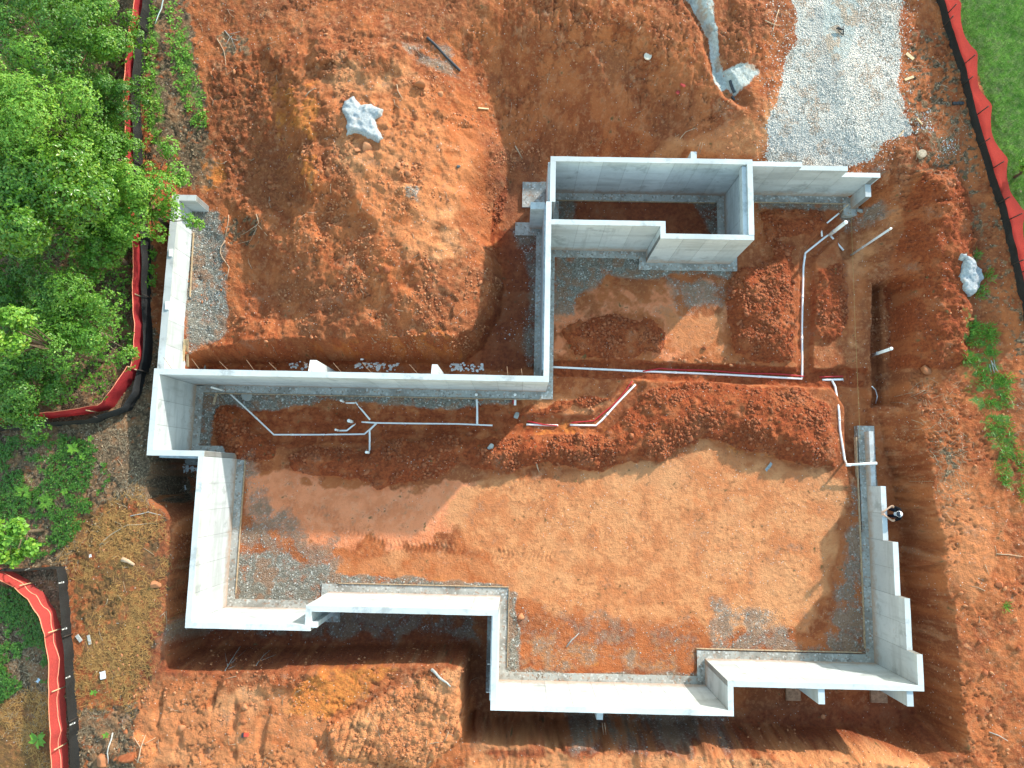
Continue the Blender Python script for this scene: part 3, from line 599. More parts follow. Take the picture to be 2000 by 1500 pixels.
def free_ranges(wi, side, a, b):
    x0, x1, y0, y1, top, ax = WALLS[wi]; rs = [(a, b)]
    for k, (u0, u1, v0, v1, t2, _) in enumerate(WALLS):
        if k == wi: continue
        if ax == 'x':
            c = y1 + .03 if side > 0 else y0 - .03
            if not (v0 < c < v1): continue
            lo, hi = u0, u1
        else:
            c = x1 + .03 if side > 0 else x0 - .03
            if not (u0 < c < u1): continue
            lo, hi = v0, v1
        n = []
        for p, q in rs:
            if hi <= p or lo >= q: n.append((p, q)); continue
            if lo > p + .03: n.append((p, lo))
            if hi < q - .03: n.append((hi, q))
        rs = n
    return rs
zz = 0
for wi, (x0, x1, y0, y1, top, ax) in enumerate(WALLS):
    if ax == 'x': core = (x0 + .002, x1 - .002, y0 + PT, y1 - PT, -.25, top - .004)
    else: core = (x0 + PT, x1 - PT, y0 + .002, y1 - .002, -.25, top - .004)
    w_ = box('wall', core, M_SEAM, found)
    # trowelled cap, slightly uneven along its edges
    L0, L1 = (x0, x1) if ax == 'x' else (y0, y1); n = max(2, int((L1 - L0) / .22)); cv = []; cf = []
    rr = np.random.RandomState(500 + wi)
    for i in range(n + 1):
        s_ = L0 + (L1 - L0) * i / n; e0, e1 = rr.uniform(-.004, .004, 2) if 0 < i < n else (0, 0)
        for zt in (top - .02, top):
            for (c, e) in ((0, e0), (1, e1)):
                if ax == 'x': cv.append((s_, (y0 - .002 if c == 0 else y1 + .002) + e, zt))
                else: cv.append(((x0 - .002 if c == 0 else x1 + .002) + e, s_, zt))
    for i in range(n):
        o = i * 4; p = o + 4
        q = [(o + 2, o + 3, p + 3, p + 2), (o, o + 2, p + 2, p), (o + 3, o + 1, p + 1, p + 3), (o + 1, o, p, p + 1)]
        cf += q if ax == 'y' else [tuple(reversed(t_)) for t_ in q]
    cf += [(0, 1, 3, 2), (n * 4 + 2, n * 4 + 3, n * 4 + 1, n * 4)]
    mobj('wall_cap', cv, cf, M_TOP, w_)
    for side in (-1, 1):
        for (a, b) in free_ranges(wi, side, L0, L1):
            k = max(1, int(round((b - a) / PW))); g = .005
            for i in range(k):
                p, q = a + (b - a) * i / k + g, a + (b - a) * (i + 1) / k - g
                o_ = rr.uniform(-.002, .002)
                if ax == 'x':
                    bb = (p, q, y1 - PT, y1 + o_, -.25, top - .021) if side > 0 else (p, q, y0 + o_, y0 + PT, -.25, top - .021)
                else:
                    bb = (x1 - PT, x1 + o_, p, q, -.25, top - .021) if side > 0 else (x0 + o_, x0 + PT, p, q, -.25, top - .021)
                box('panel', bb, M_CONC, w_)
# footings: a broad strip under every wall; each top a few millimetres apart
for wi, (x0, x1, y0, y1, top, ax) in enumerate(WALLS):
    if wi in (14, 15, 27, 28): ex = .24
    else: ex = .29
    zt = -.003 - .0035 * (wi % 9)
    n = 12; rr = np.random.RandomState(700 + wi)
    box('footing', (x0 - ex, x1 + ex, y0 - ex, y1 + ex, -.35, zt), M_FOOT, found)
# form boards left along some footing edges
M_BOARD = plain('weathered_board', (.42, .30, .19), .85, .2, .3, 9)
for (x0, x1, y0, y1) in [(-12.7, 0.9, 3.115, 3.145), (7.0, 13.3, -6.37, -6.34), (13.43, 13.46, -6.2, 1.9), (-10.905, -10.88, -4.7, .5), (-6.9, -.25, -4.235, -4.21), (-.26, -.235, -7.2, -4.3), (1.4, 8.0, 11.51, 11.535), (9, 13.4, 11.575, 11.6)]:
    box('form_board', (x0, x1, y0, y1, -.2, .022), M_BOARD, found)
# buttresses
def buttress(x0, x1, y0, y1, z1, z0=-.1, slope=0, nm='buttress'):
    v, f = boxv(x0, x1, y0, y1, z0, z1)
    if slope:   # lower the outer top edge
        v = [(a, b, c - (.18 if (c > z0 + .01 and ((slope > 0 and b == y1) or (slope < 0 and b == y0))) else 0)) for a, b, c in v]
    return mobj(nm, v, f, M_CONC, found)
bx, by = W(609, 716, 2.9)
buttress(bx - .12, bx + .12, 3.67, 4.12, 2.93, slope=1); bx, by = W(848, 716, 2.9); buttress(bx - .1, bx + .1, 3.67, 4.05, 2.93, slope=1)
bx, by = W(1604, 1365, 2.9); buttress(bx - .11, bx + .11, -7.42, -6.91, 2.93); bx, by = W(1777, 1370, 2.9); buttress(bx - .11, bx + .11, -7.42, -6.91, 2.93)
bx, by = W(1173, 1405, 2.4); buttress(bx - .11, bx + .11, -8.36, -7.87, 2.3, slope=-1)
bx, by = W(1359, 300, 2.9); buttress(bx - .11, bx + .11, 12.04, 12.5, 2.6)
x0, y0 = W(1036, 408, 2.2); x1, y1 = W(1063, 395, 2.2); buttress(x0, .85, y0, y1, 2.2)
box('footing_pad', (W(1006, 459, 0)[0], .6, W(1006, 459, 0)[1], W(1006, 434, 0)[1], -.3, .0), M_FOOT, found)
box('footing_pad', (W(1021, 340, 0)[0], .9, W(1025, 405, 0)[1], W(1025, 356, 0)[1], -.3, .04), M_FOOT, found)
M_MUDPAD = plain('mud_coated_concrete', (.34, .19, .11), .9, .2, .3, 8)
for px in ((1535, 1563), (1700, 1732)):
    box('footing_pad', (W(px[0], 1360, 0)[0], W(px[1], 1360, 0)[0], W(1550, 1368, 0)[1], -7.0, -.3, .05), M_MUDPAD, found)
buttress(-7.06, -6.86, -5.30, -5.12, 2.95, nm='pilaster')
# membrane bands and ledges on the garage side
M_MEMB = plain('grey_damp_proof_band', (.30, .36, .40), .45, .4, .25, 7)
box('ledge', (.80, .858, 3.9, 10.2, -.1, 2.86), M_MEMB, found); box('ledge', (-12.9, -11.43, .45, .518, -.1, 2.85), M_MEMB, found); box('ledge', (-.82, -.772, -7.6, -4.8, -.1, 2.8), M_CONC, found)
box('ledge', (.93, .998, 10.3, 12.0, -.1, 2.55), M_CONC, found); box('ledge', (8.20, 8.368, 9.12, 11.8, 2.55, 2.9), M_CONC, found)
# dowels
M_REBAR = plain('rusty_rebar', (.30, .19, .12), .8, .3, .3, 20)
for px, py in ((318, 700), (373, 703), (427, 708), (480, 705), (524, 710), (592, 709), (650, 711), (707, 711), (799, 714), (990, 718), (1018, 722)):
    x, y = W(px, py, 2.98); dx = .38 + .08 * random.random() if px < 900 else .05; z = 2.985
    tube('dowel', [(x, y + .05, z - .05), (x + dx, 3.6, z + .005)], .009, M_REBAR, found, 5)
for px, py in ((1176, 1418), (1181, 1418)):
    x, y = W(px, py, 2.1); tube('dowel', [(x, y + .1, 2.1), (x + .08, y - .35, 1.9)], .011, M_REBAR, found, 5)
for px, py in ((1362, 300), (1367, 300)):
    x, y = W(px, py, 2.65); tube('dowel', [(x, y, 2.6), (x + .1, y + .42, 2.75)], .010, M_REBAR, found, 5)
for px, py in ((952, 1297), (950, 1352)):
    x, y = W(px, py, 2.5); tube('dowel', [(x, y, 2.5), (-.8, y, 2.5)], .014, plain('bright_tie', (.6, .6, .6), .4), found, 5)
# ------------------------------------------------------------------ PVC drain pipes
M_PVC = plain('white_pvc', (.90, .87, .81), .35, .5, .06, 3); M_PVCG = plain('grey_pvc', (.55, .56, .58), .4, .5, .06, 3)
M_RED = plain('red_tracer', (.50, .02, .03), .5, .4)
PR = .034
def gpath(pts, dz=.012, step=.14):
    """points on the trench bottom under a pixel path, smoothed"""
    P = [G(*p[:2]) for p in pts]; out = []
    for a, b in zip(P[:-1], P[1:]):
        n = max(2, int((b - a).length / step))
        for i in range(n): out.append(a.lerp(b, i / n))
    out.append(P[-1]); zs = np.array([HZ(p.x, p.y) for p in out]); k = min(9, len(zs) | 1)
    zp = np.pad(zs, k // 2, mode='edge'); zs = np.convolve(zp, np.ones(k) / k, 'valid')[:len(out)]
    return [(p.x, p.y, float(z) + dz) for p, z in zip(out, zs)]
def couplings(th, pts, r, every, m):
    L = 0; last = 0
    for a, b in zip(pts[:-1], pts[1:]):
        L += (Vector(b) - Vector(a)).length
        if L - last > every:
            last = L; d = (Vector(b) - Vector(a)).normalized() * .07; tube('coupling', [Vector(a) - d, Vector(a) + d], r * 1.16, m, th, 10)
def riser(th, px, py, h, r=PR, tilt=(0, 0), m=None, nm='riser', z0=None):
    g = G(px, py)
    if z0 is not None: x, y = W(px, py, z0); g = Vector((x, y, z0))
    top = g + Vector((tilt[0], tilt[1], h))
    o = tube(nm, [g - Vector((0, 0, .15)), top], r, m or M_PVC, th, 14)
    d = (top - g).normalized(); tube('cap', [top - d * .06, top - d * .01, top + d * .015], [r * 1.13, r * 1.13, r * .95], M_PVC, o, 14)
    tube('collar', [g + d * h * .3, g + d * (h * .3 + .05)], r * 1.13, M_PVCG, o, 14); return o
def pipes(label, runs, risers, reds=(), grp=None):
    o = empty('drain_pipe', G(*runs[0][0][0])); off = o.location.copy(); kids = []
    class Th: pass
    for run in runs:
        P = gpath(run[0], run[2] if len(run) > 2 else .012); r = run[1] if len(run) > 1 else PR
        tube('pipe', P, r, M_PVC, o, 10); couplings(o, P, r, 1.7, M_PVC)
        for q in P[1:-1:max(1, len(P) // 2)]: pass
    for k in risers: riser(o, *k[:3], **(k[3] if len(k) > 3 else {}))
    for red in reds:
        P = gpath(red, .075); tube('tracer_wire', [(x + .03 * math.sin(i * .5), y + .045 + .02 * math.cos(i * .33), z) for i, (x, y, z) in enumerate(P)], .024, M_RED, o, 6)
    for ch in o.children: ch.location = -off
    tag(o, label, 'pipe', 'white drain pipes laid in the trenches'); return o
pipes('white drain pipe running diagonally then along the floor under the long wall', [([(446,766),(470,788),(535,849),(620,849),(712,848),(733,829)],)], [(444, 765, 1.25, dict(tilt=(-.12, .02)))])
pipes('straight white drain pipe in the narrow trench south of the long wall', [([(706,824),(735,826),(800,827),(895,828),(962,831)],), ([(694,785),(723,820)], .036), ([(676,787),(693,787)], .036)], [(672, 785, .55, dict(r=.04)), (688, 824, .62, dict(r=.062))])
pipes('short bent white pipe stub between the two parallel drain pipes', [([(662,841),(678,841),(694,827)], .036)], [(662, 841, .55, dict(r=.04))])
pipes('white branch pipe dropping south from the junction to an upright stub', [([(735,827),(722,840),(721,884)], .04)], [(721, 884, .55, dict(r=.05))])
pipes('white branch pipe sloping up onto the footing of the long wall', [([(932,829),(932,800),(931,768)], .045)], [(931, 772, .3, dict(r=.055))])
pipes('short white pipe stub with a red wire at the footing by the wall corner', [([(1006,792),(1006,770)], .05, .06)], [(1006, 772, .3, dict(r=.055))], [[(1002, 792), (1003, 772)]])
pipes('long white drain pipe with red wire from the middle wall to the east trench', [([(1078,717),(1250,725),(1420,732),(1566,740)], .044)], [], [[(1255, 729), (1290, 722), (1420, 729), (1570, 737)]])
pipes('white drain pipe running north beside the clay spoil to the corner riser', [([(1566,738),(1566,640),(1569,520),(1573,494),(1608,466),(1622,456)], .042), ([(1603,464),(1606,443),(1638,417)], .036), ([(1622,462),(1646,490)], .04)], [(1620, 459, 1.5, dict(r=.075))])
pipes('white pipe bending south along the east trench to the low wall end', [([(1624,742),(1629,756),(1640,840),(1650,900)], .044), ([(1606,742),(1646,741)], .045)], [], [[(1600, 740), (1645, 737)]])
pipes('white pipe with red wire curving up through the middle of the floor', [([(1028,829),(1090,831)], .042), ([(1113,830),(1164,831),(1176,820),(1205,788),(1241,751)], .042)], [], [[(1030, 826), (1060, 832), (1090, 833)], [(1115, 829), (1160, 824), (1195, 795), (1236, 748)]])
sp = bpy.data.objects['drain_pipe.008']; off = sp.location.copy()
a_ = Vector(G(1650, 900)) + Vector((0, 0, .02)); b_ = Vector(W(1655, 908, .44) + (.44,)); c_ = Vector(W(1710, 905, .46) + (.46,)); dd = Vector((1, 0, 0))
tube('pipe', [a_ - off, b_ - off, c_ - off], .05, M_PVC, sp, 12); tube('cap', [c_ - off - dd * .05, c_ - off + dd * .04], .06, M_PVC, sp, 12); tube('elbow', [b_ - off - dd * .05, b_ - off + dd * .12], .06, M_PVC, sp, 12)
st = empty('standpipe', G(1660, 500)); off = st.location.copy()
riser(st, 1664, 497, 3.1, r=.042, m=M_PVCG, nm='shaft')
for ch in st.children: ch.location = -off
tag(st, 'tall thin grey standpipe rising from the dirt near the return wall', 'pipe')
st = empty('standpipe', G(1703, 695)); off = st.location.copy()
riser(st, 1703, 694, 1.55, r=.062, nm='shaft', z0=-.7); o_ = tube('bent_hose', [G(1702, 755, .05), G(1707, 762, .12), G(1710, 775, .15), G(1709, 788, .06)], .022, M_PVC, st)
for ch in st.children: ch.location = -off
tag(st, 'white upright pipe standing in the deep narrow east trench', 'pipe')
st = tube('grade_stake', [G(1640, 414, -.1), G(1641, 413, .75)], .018, plain('pale_wood', (.55, .42, .26), .8, .2, .2, 12)); tag(st, 'thin pale stake standing beside the return wall foot', 'stake')
a = Vector(W(1662, 410, .5) + (.5,)); b = Vector(W(1680, 862, .5) + (.5,))
mobj('string_line', *tubev([a, a.lerp(b, .5) - Vector((0, 0, .03)), b], .0035, 4), plain('yellow_string', (.45, .36, .14), .8)); tag(bpy.data.objects['string_line'], 'thin yellow string line stretched over the east trench', 'string')

# ------------------------------------------------------------------ silt fences and orange netting
def fabric(name, col, trans, rough):
    N = NT(name); N.b.inputs['Roughness'].default_value = rough
    u = N.noise(60, 2, .6); c = N.mix(N.rng(u, .3, .7), tuple(q * .82 for q in col), tuple(min(q * 1.12, 1) for q in col)); c = N.mix(N.rng(N.noise(3, 4, .6), .5, .8, 0, .35), c, tuple(q * .6 + .03 for q in col))
    N.col(c); t = N.add('ShaderNodeBsdfTranslucent'); N.l.new(c, t.inputs[0]); mx = N.add('ShaderNodeMixShader'); mx.inputs[0].default_value = trans
    N.l.new(N.b.outputs[0], mx.inputs[1]); N.l.new(t.outputs[0], mx.inputs[2]); N.l.new(mx.outputs[0], N.n['Material Output'].inputs[0]); N.bump(N.math('ADD', u, N.math('MULTIPLY', N.noise(9, 4, .7), 2.0)), .5, .03); return N.m
M_ORNET = fabric('orange_red_netting', (.40, .030, .034), .35, .75); M_ORNET2 = fabric('coral_netting', (.50, .065, .055), .35, .75); M_SILTF = fabric('black_silt_fabric', (.022, .022, .022), .08, .6)  # second netting is a brighter coral red
M_HEM = plain('pale_hem', (.80, .26, .16), .8); M_PRINT = plain('white_print', (.62, .63, .62), .8); M_STAKE = plain('fence_stake_wood', (.48, .33, .19), .85, .2, .25, 10); M_DSTAKE = plain('dark_fence_post', (.04, .03, .025), .7)
def fence(nm, label, cat, base, side, prof, mat, offset=0.0, post_every=2.4, post_mat=None, post_h=.9, hem=None, prints=None, sag=0.0, seed=1, scallop=0.0, grp=None):
    """a fabric strip on posts along a pixel base line; prof: (outward offset, height) rows; side +1/-1 = outward is left/right of the run"""
    P = [G(*p) for p in base]; th = empty(nm, P[0]); o0 = P[0].copy(); rr = np.random.RandomState(seed)
    pts = []; 
    for a, b in zip(P[:-1], P[1:]):
        n = max(1, int((b - a).length / .12))
        for i in range(n): pts.append(a.lerp(b, i / n))
    pts.append(P[-1]); xy = np.array([(p.x, p.y) for p in pts]); L = np.r_[0, np.cumsum(np.hypot(*np.diff(xy, axis=0).T))]
    tx = np.gradient(xy, axis=0); tx = tx / np.maximum(np.hypot(tx[:, 0], tx[:, 1])[:, None], 1e-6); k = 7
    tx = np.stack([np.convolve(np.pad(tx[:, c], k // 2, mode='edge'), np.ones(k) / k, 'valid') for c in (0, 1)], 1)
    nr = np.c_[-tx[:, 1], tx[:, 0]] * side; xy = xy + nr * offset; n = len(xy)
    zb = np.array([HZ(*q) for q in xy]); zb = np.convolve(np.pad(zb, 4, mode='edge'), np.ones(9) / 9, 'valid') - .03
    total = L[-1]; npost = max(2, int(round(total / post_every)) + 1); cuts = np.linspace(0, n - 1, npost).astype(int)
    wr = vnoise(L.astype(np.float32), np.zeros(n, np.float32), .5, seed) - .5; wr2 = vnoise(L.astype(np.float32), np.ones(n, np.float32) * 7, .22, seed + 3) - .5
    rows = len(prof)
    def pt(i, j):
        f = (i - cuts[np.searchsorted(cuts, i, 'right') - 1 if i < n - 1 else -2]) / max(1, cuts[1] - cuts[0]); sc = math.sin(math.pi * min(max(f, 0), 1))
        of, h = prof[j]; q = j / (rows - 1)
        of = of + (wr[i] * .16 + wr2[i] * .09) * math.sin(math.pi * min(q * .8 + .1, 1)) - scallop * sc * q * .6; h = h - (sag + scallop) * sc * q
        return (xy[i, 0] + nr[i, 0] * of - o0.x, xy[i, 1] + nr[i, 1] * of - o0.y, zb[i] + h - o0.z)
    for c0, c1 in zip(cuts[:-1], cuts[1:]):
        v = [pt(i, j) for i in range(c0, c1 + 1) for j in range(rows)]; f = [(a * rows + j, (a + 1) * rows + j, (a + 1) * rows + j + 1, a * rows + j + 1) for a in range(c1 - c0) for j in range(rows - 1)]
        pan = mobj('fabric_panel', v, f, mat, th, True)
        if hem is not None:
            for hj, off_ in hem:
                hv = []; 
                for i in range(c0, c1 + 1):
                    a = Vector(pt(i, hj)); b = Vector(pt(i, max(hj - 1, 0) if hj == rows - 1 else hj + 1)); d = (b - a).normalized(); s = Vector((0, 0, .006)) - Vector((nr[i, 0], nr[i, 1], 0)) * .012
                    hv += [a + s - d * .012, a + s + d * .016]
                mobj('hem', hv, [(2 * a, 2 * a + 2, 2 * a + 3, 2 * a + 1) for a in range(c1 - c0)], M_HEM, pan)
    for c in cuts:
        x, y = xy[c] - nr[c] * .03; h = post_h * rr.uniform(.92, 1.08); e = nr[c] * rr.uniform(-.02, .10)
        tube('post', [(x - o0.x, y - o0.y, zb[c] - .1 - o0.z), (x + e[0] - o0.x, y + e[1] - o0.y, zb[c] + h - o0.z)], .022, post_mat or M_STAKE, th, 6)
    if prints:
        i = 5
        while i < n - 5:
            for gx_, gy_, w_, h_ in ((0, 0, .05, .05), (0, .09, .06, .02), (0, .15, .04, .045), (0, .21, .05, .02)):
                a = Vector(pt(i, 1)); b = Vector(pt(i, rows - 1)); d = (b - a).normalized(); t = Vector((tx[i, 0], tx[i, 1], 0)); s = -Vector((nr[i, 0], nr[i, 1], 0)) * .03 + Vector((0, 0, .01))
                c = a + d * (.10 + gy_) + s; mobj('print_mark', [c - t * w_ / 2, c + t * w_ / 2, c + t * w_ / 2 + d * h_, c - t * w_ / 2 + d * h_], [(0, 1, 2, 3)], M_PRINT, th)
            i += prints
    return tag(th, label, cat, grp)
BPROF = [(0, 0), (.03, .22), (.05, .42), (.08, .58)]; RPROF = [(0, 0), (.02, .25), (.03, .48), (.07, .62), (.14, .76)]
LW = [(299,-60),(298,0),(294,43),(285,90),(278,147),(274,200),(277,253),(279,320),(284,400),(291,460),(294,520),(294,583),(297,633),(296,700),(290,728)]
LS = [(262,790),(225,812),(187,828),(100,834),(0,842),(-60,846)]
fence('silt_fence', 'black silt fence running down beside the trees and the west walls', 'fence', LW, -1, BPROF, M_SILTF, 0, 2.6, M_DSTAKE, .7, seed=11, grp='black silt fences round the site')
fence('silt_fence', 'crumpled black silt fence turning west below the lower bushes', 'fence', [(290,728),(275,770),(258,800)] + LS[1:], -1, [(0, 0), (.06, .2), (-.04, .4), (.1, .6)], M_SILTF, 0, 2.2, M_DSTAKE, .7, seed=13, sag=.06, grp='black silt fences round the site')
fence('netting_fence', 'red plastic netting fence threaded behind the overhanging trees', 'fence', LW, -1, RPROF, M_ORNET, .15, 2.8, M_STAKE, .8, seed=21, sag=.03, hem=[(4, 0)], grp='red netting fences round the site')
fence('netting_fence', 'red plastic netting fence bending west under the lower bushes', 'fence', [(280,726),(250,768),(228,798),(215,806),(150,816),(100,822),(0,836),(-60,840)], -1, RPROF, M_ORNET, .10, 2.4, M_STAKE, .8, seed=23, sag=.05, hem=[(4, 0)], grp='red netting fences round the site')
fence('silt_fence', 'black silt fence with white print beside the orange pine straw', 'fence', [(-60,1112),(0,1111),(60,1110),(128,1106),(133,1150),(138,1217),(146,1310),(152,1400),(157,1500),(159,1570)], -1, [(0, 0), (.02, .17), (.03, .34), (.05, .49)], M_SILTF, 0, 2.6, M_DSTAKE, .55, prints=13, seed=31, grp='black silt fences round the site')
fence('netting_fence', 'red netting fence with pale hems curving through the ground cover', 'fence', [(-30,1098),(24,1113),(60,1132),(88,1155),(110,1192),(124,1226),(129,1270),(131,1340),(134,1420),(138,1500),(140,1570)], -1, [(0, 0), (.02, .2), (.03, .40), (.10, .54), (.17, .70)], M_ORNET2, .05, 2.0, M_STAKE, .75, hem=[(2, 0), (4, 0)], seed=33, grp='red netting fences round the site')
RE = [(1812,-60),(1829,0),(1853,80),(1876,150),(1887,200),(1902,255),(1925,335),(1952,410),(1968,480),(1985,555),(2005,640)]
fence('silt_fence', 'black silt fence along the edge of the green lawn', 'fence', RE, 1, [(0, 0), (.02, .14), (.03, .27), (.05, .38)], M_SILTF, 0, 2.6, M_DSTAKE, .7, seed=41, grp='black silt fences round the site')
fence('netting_fence', 'orange red netting fence sagging along the green lawn', 'fence', RE, 1, [(0, 0), (.03, .2), (.05, .42), (.09, .6), (.20, .78)], M_ORNET2, .14, 2.1, M_DSTAKE, .85, scallop=.20, seed=43, grp='red netting fences round the site')

# ------------------------------------------------------------------ trees
def leafmat(name, a, b, c, gloss):
    N = NT(name); r = N.island(); col = N.mix(r, a, b); col = N.mix(N.rng(r, .90, .97), col, c)
    N.col(col); N.b.inputs['Roughness'].default_value = gloss; N.b.inputs['Specular IOR Level'].default_value = .45
    t = N.add('ShaderNodeBsdfTranslucent'); tc = N.mix(.5, col, (.16, .28, .02)); N.l.new(tc, t.inputs[0]); mx = N.add('ShaderNodeMixShader'); mx.inputs[0].default_value = .24
    N.l.new(N.b.outputs[0], mx.inputs[1]); N.l.new(t.outputs[0], mx.inputs[2]); N.l.new(mx.outputs[0], N.n['Material Output'].inputs[0]); return N.m
L_MID = leafmat('leaf_mid_green', (0.076, 0.209, 0.015), (0.137, 0.312, 0.027), (0.243, 0.386, 0.043), .45); L_DARK = leafmat('leaf_dark_green', (0.045, 0.140, 0.013), (0.091, 0.231, 0.023), (0.162, 0.301, 0.034), .40)
L_LIGHT = leafmat('leaf_light_green', (0.112, 0.274, 0.019), (0.187, 0.386, 0.034), (0.304, 0.440, 0.051), .5); L_GLOSS = leafmat('leaf_glossy_green', (0.071, 0.187, 0.015), (0.127, 0.284, 0.025), (0.243, 0.365, 0.043), .28)
M_BARK = plain('bark', (.13, .095, .065), .9, .2, .35, 14)
def leaves_arrays(pos, d, nrm, L, Wd, fold=.18):
    """folded diamond leaves: 5 vertices, 4 triangles each"""
    s = np.cross(d, nrm); s /= np.maximum(np.linalg.norm(s, axis=1)[:, None], 1e-6); nrm = np.cross(s, d); L = L[:, None]; Wd = Wd[:, None]
    droop = -nrm * L * .10
    v = np.stack([pos, pos + d * L * .48 + s * Wd * .5 + nrm * Wd * fold, pos + d * L + droop, pos + d * L * .48 - s * Wd * .5 + nrm * Wd * fold, pos + d * L * .52], 1)
    n = len(pos); b = (np.arange(n) * 5)[:, None, None]; f = np.array([[0, 1, 4], [1, 2, 4], [0, 4, 3], [4, 2, 3]])[None] + b
    return v.reshape(-1, 3), f.reshape(-1, 3)
def unit(v): return v / np.maximum(np.linalg.norm(v, axis=1)[:, None], 1e-6)
def rosettes(base, axis_, rs, k, L, Wr, spread=.35):
    """k leaves round every base point"""
    m = len(base); n = m * k; pos = np.repeat(base, k, 0); u = unit(np.repeat(axis_, k, 0) + rs.normal(0, .25, (n, 3)))
    t = unit(np.cross(u, rs.normal(0, 1, (n, 3)))); d = unit(t + u * rs.uniform(-.15, spread, n)[:, None])
    nr = unit(u + np.array([0, 0, .9]) + rs.normal(0, .35, (n, 3))); LL = L * rs.uniform(.6, 1.25, n)
    return leaves_arrays(pos + t * L * .12, d, nr, LL, LL * Wr * rs.uniform(.8, 1.2, n))
def tree(label, px, py, zc, r, mat, leafL=.14, wr=.5, nros=1500, k=6, flat=.75, seed=1, clumps=30, cat='tree', nm='tree', grp='trees in the wood beside the fence', lobes=()):
    rs = np.random.RandomState(seed); r = r * 1.08; x, y = W(px, py, zc); zb = HZ(x, y); th = empty(nm, (x, y, zb)); hc = zc - zb
    C = unit(rs.normal(0, 1, (clumps, 3)) + np.array([0, 0, .45])) * (r * rs.uniform(.35, .92, clumps))[:, None]; C[:, 2] *= flat; cr = r * rs.uniform(.22, .40, clumps)
    for lx, ly, lz, lr in lobes:
        q = np.array(W(lx, ly, lz)); C = np.vstack([C, [q[0] - x, q[1] - y, lz - zc]]); cr = np.r_[cr, lr]
    nros = int(nros * 2.1); idx = rs.choice(len(C), nros, p=cr ** 2 / (cr ** 2).sum()); u = unit(rs.normal(0, 1, (nros, 3)) + np.array([0, 0, .55])); u2 = u.copy(); u2[:, 2] *= .7
    base = C[idx] + u2 * (cr[idx] * (.45 + .6 * np.sqrt(rs.rand(nros))))[:, None] + np.array([0, 0, hc])
    V, F = rosettes(base, u, rs, k, leafL * .78, wr)
    o = bpy.data.objects.new('crown', nmesh('crown', V, F, mat)); link(o, th)
    tube('trunk', [(0, 0, -.2), (.05 * r, .03, hc * .35), (0, .05 * r, hc * .8)], [.05 + .045 * r, .035 + .035 * r, .02 + .015 * r], M_BARK, th, 8)
    for i in range(len(C)):
        e = Vector(C[i]) + Vector((0, 0, hc)); a = Vector((0, 0, hc * (.35 + .4 * rs.rand()))); m = a.lerp(e, .55) + Vector(rs.normal(0, .08, 3))
        tube('limb', [a, m, e], [.03 + .008 * r, .022, .008], M_BARK, th, 5)
    return tag(th, label, cat, grp)
tree('dark fine leaved tree at the top corner of the wood', 55, 60, 6.3, 2.3, L_DARK, .12, .48, 1900, 6, seed=301)
tree('mid green tree in front of the top corner tree, reaching the fence', 175, 60, 5.0, 1.45, L_MID, .13, .55, 1250, 6, seed=302, clumps=22, lobes=[(255,40,4.2,.4),(268,75,4.0,.35)])
tree('tall yellow green tree above the middle of the wood edge', 75, 235, 6.8, 2.2, L_LIGHT, .12, .5, 1900, 6, seed=303)
tree('dark fine leaved tree leaning over the red netting below the open gap', 198, 190, 4.7, 1.2, L_DARK, .105, .45, 1250, 6, seed=304, clumps=24, lobes=[(268,165,4.0,.34),(275,195,3.9,.3),(262,215,3.9,.3)])
tree('broad glossy leaved tree with leaf rosettes left of the garage wall', 85, 410, 6.0, 2.35, L_GLOSS, .185, .42, 1500, 7, seed=305)
tree('light green tree spreading over the north end of the garage wall', 248, 385, 4.7, 1.4, L_LIGHT, .125, .55, 1300, 6, seed=306, clumps=22, lobes=[(330,290,4.2,.42),(345,340,4.2,.45),(358,352,4.1,.3),(335,410,4.1,.42),(372,430,4.0,.28),(390,440,4.0,.2),(310,455,4.0,.35),(290,330,4.1,.3)])
tree('small mid green tree below the spreading light green tree', 200, 490, 4.0, 1.05, L_MID, .12, .5, 800, 6, seed=307, clumps=18)
tree('rounded mid green tree above the bend in the red fence', 150, 640, 4.6, 1.7, L_MID, .115, .5, 1500, 6, seed=308, lobes=[(245,700,3.8,.45),(262,690,3.6,.3)])
tree('tall bright tree at the photo edge above the lower bushes', -5, 650, 7.6, 1.0, L_LIGHT, .16, .6, 420, 6, seed=309, clumps=14)
tree('low dark green tree at the photo edge above the red fence', 45, 770, 4.3, 1.5, L_DARK, .12, .5, 1100, 6, seed=310, clumps=22)
tree('dark tree filling the wood between the glossy tree and rounded tree', 60, 555, 4.6, 1.7, L_DARK, .12, .5, 1200, 6, seed=311, clumps=22)
tree('mid green tree leaning over the fence between two darker trees', 190, 285, 4.3, 1.0, L_MID, .12, .5, 800, 6, seed=315, clumps=18)
tree('dense dark tree at the photo edge between the tall tree and glossy tree', 10, 330, 5.0, 1.6, L_MID, .12, .5, 1100, 6, seed=316, clumps=22)
tree('mid green tree filling the top of the wood near the fence', 130, -10, 4.8, 1.6, L_MID, .12, .5, 1100, 6, seed=317, clumps=22)
tree('mid green tree filling the gap beside the glossy tree', 175, 310, 4.6, 1.5, L_MID, .125, .5, 1200, 6, seed=312, clumps=22)
tree('bright sapling with pointed lobed leaves above the lower silt fence', 5, 1045, 4.4, .75, L_LIGHT, .20, .75, 200, 5, seed=313, clumps=10, grp='saplings at the wood edge', lobes=[(60,1070,4.0,.25),(28,1090,4.0,.25)])
tree('leafy sapling poking in at the edge of the lawn', 2006, 332, 2.75, .42, L_LIGHT, .13, .55, 130, 6, seed=314, clumps=8, grp='saplings at the wood edge')
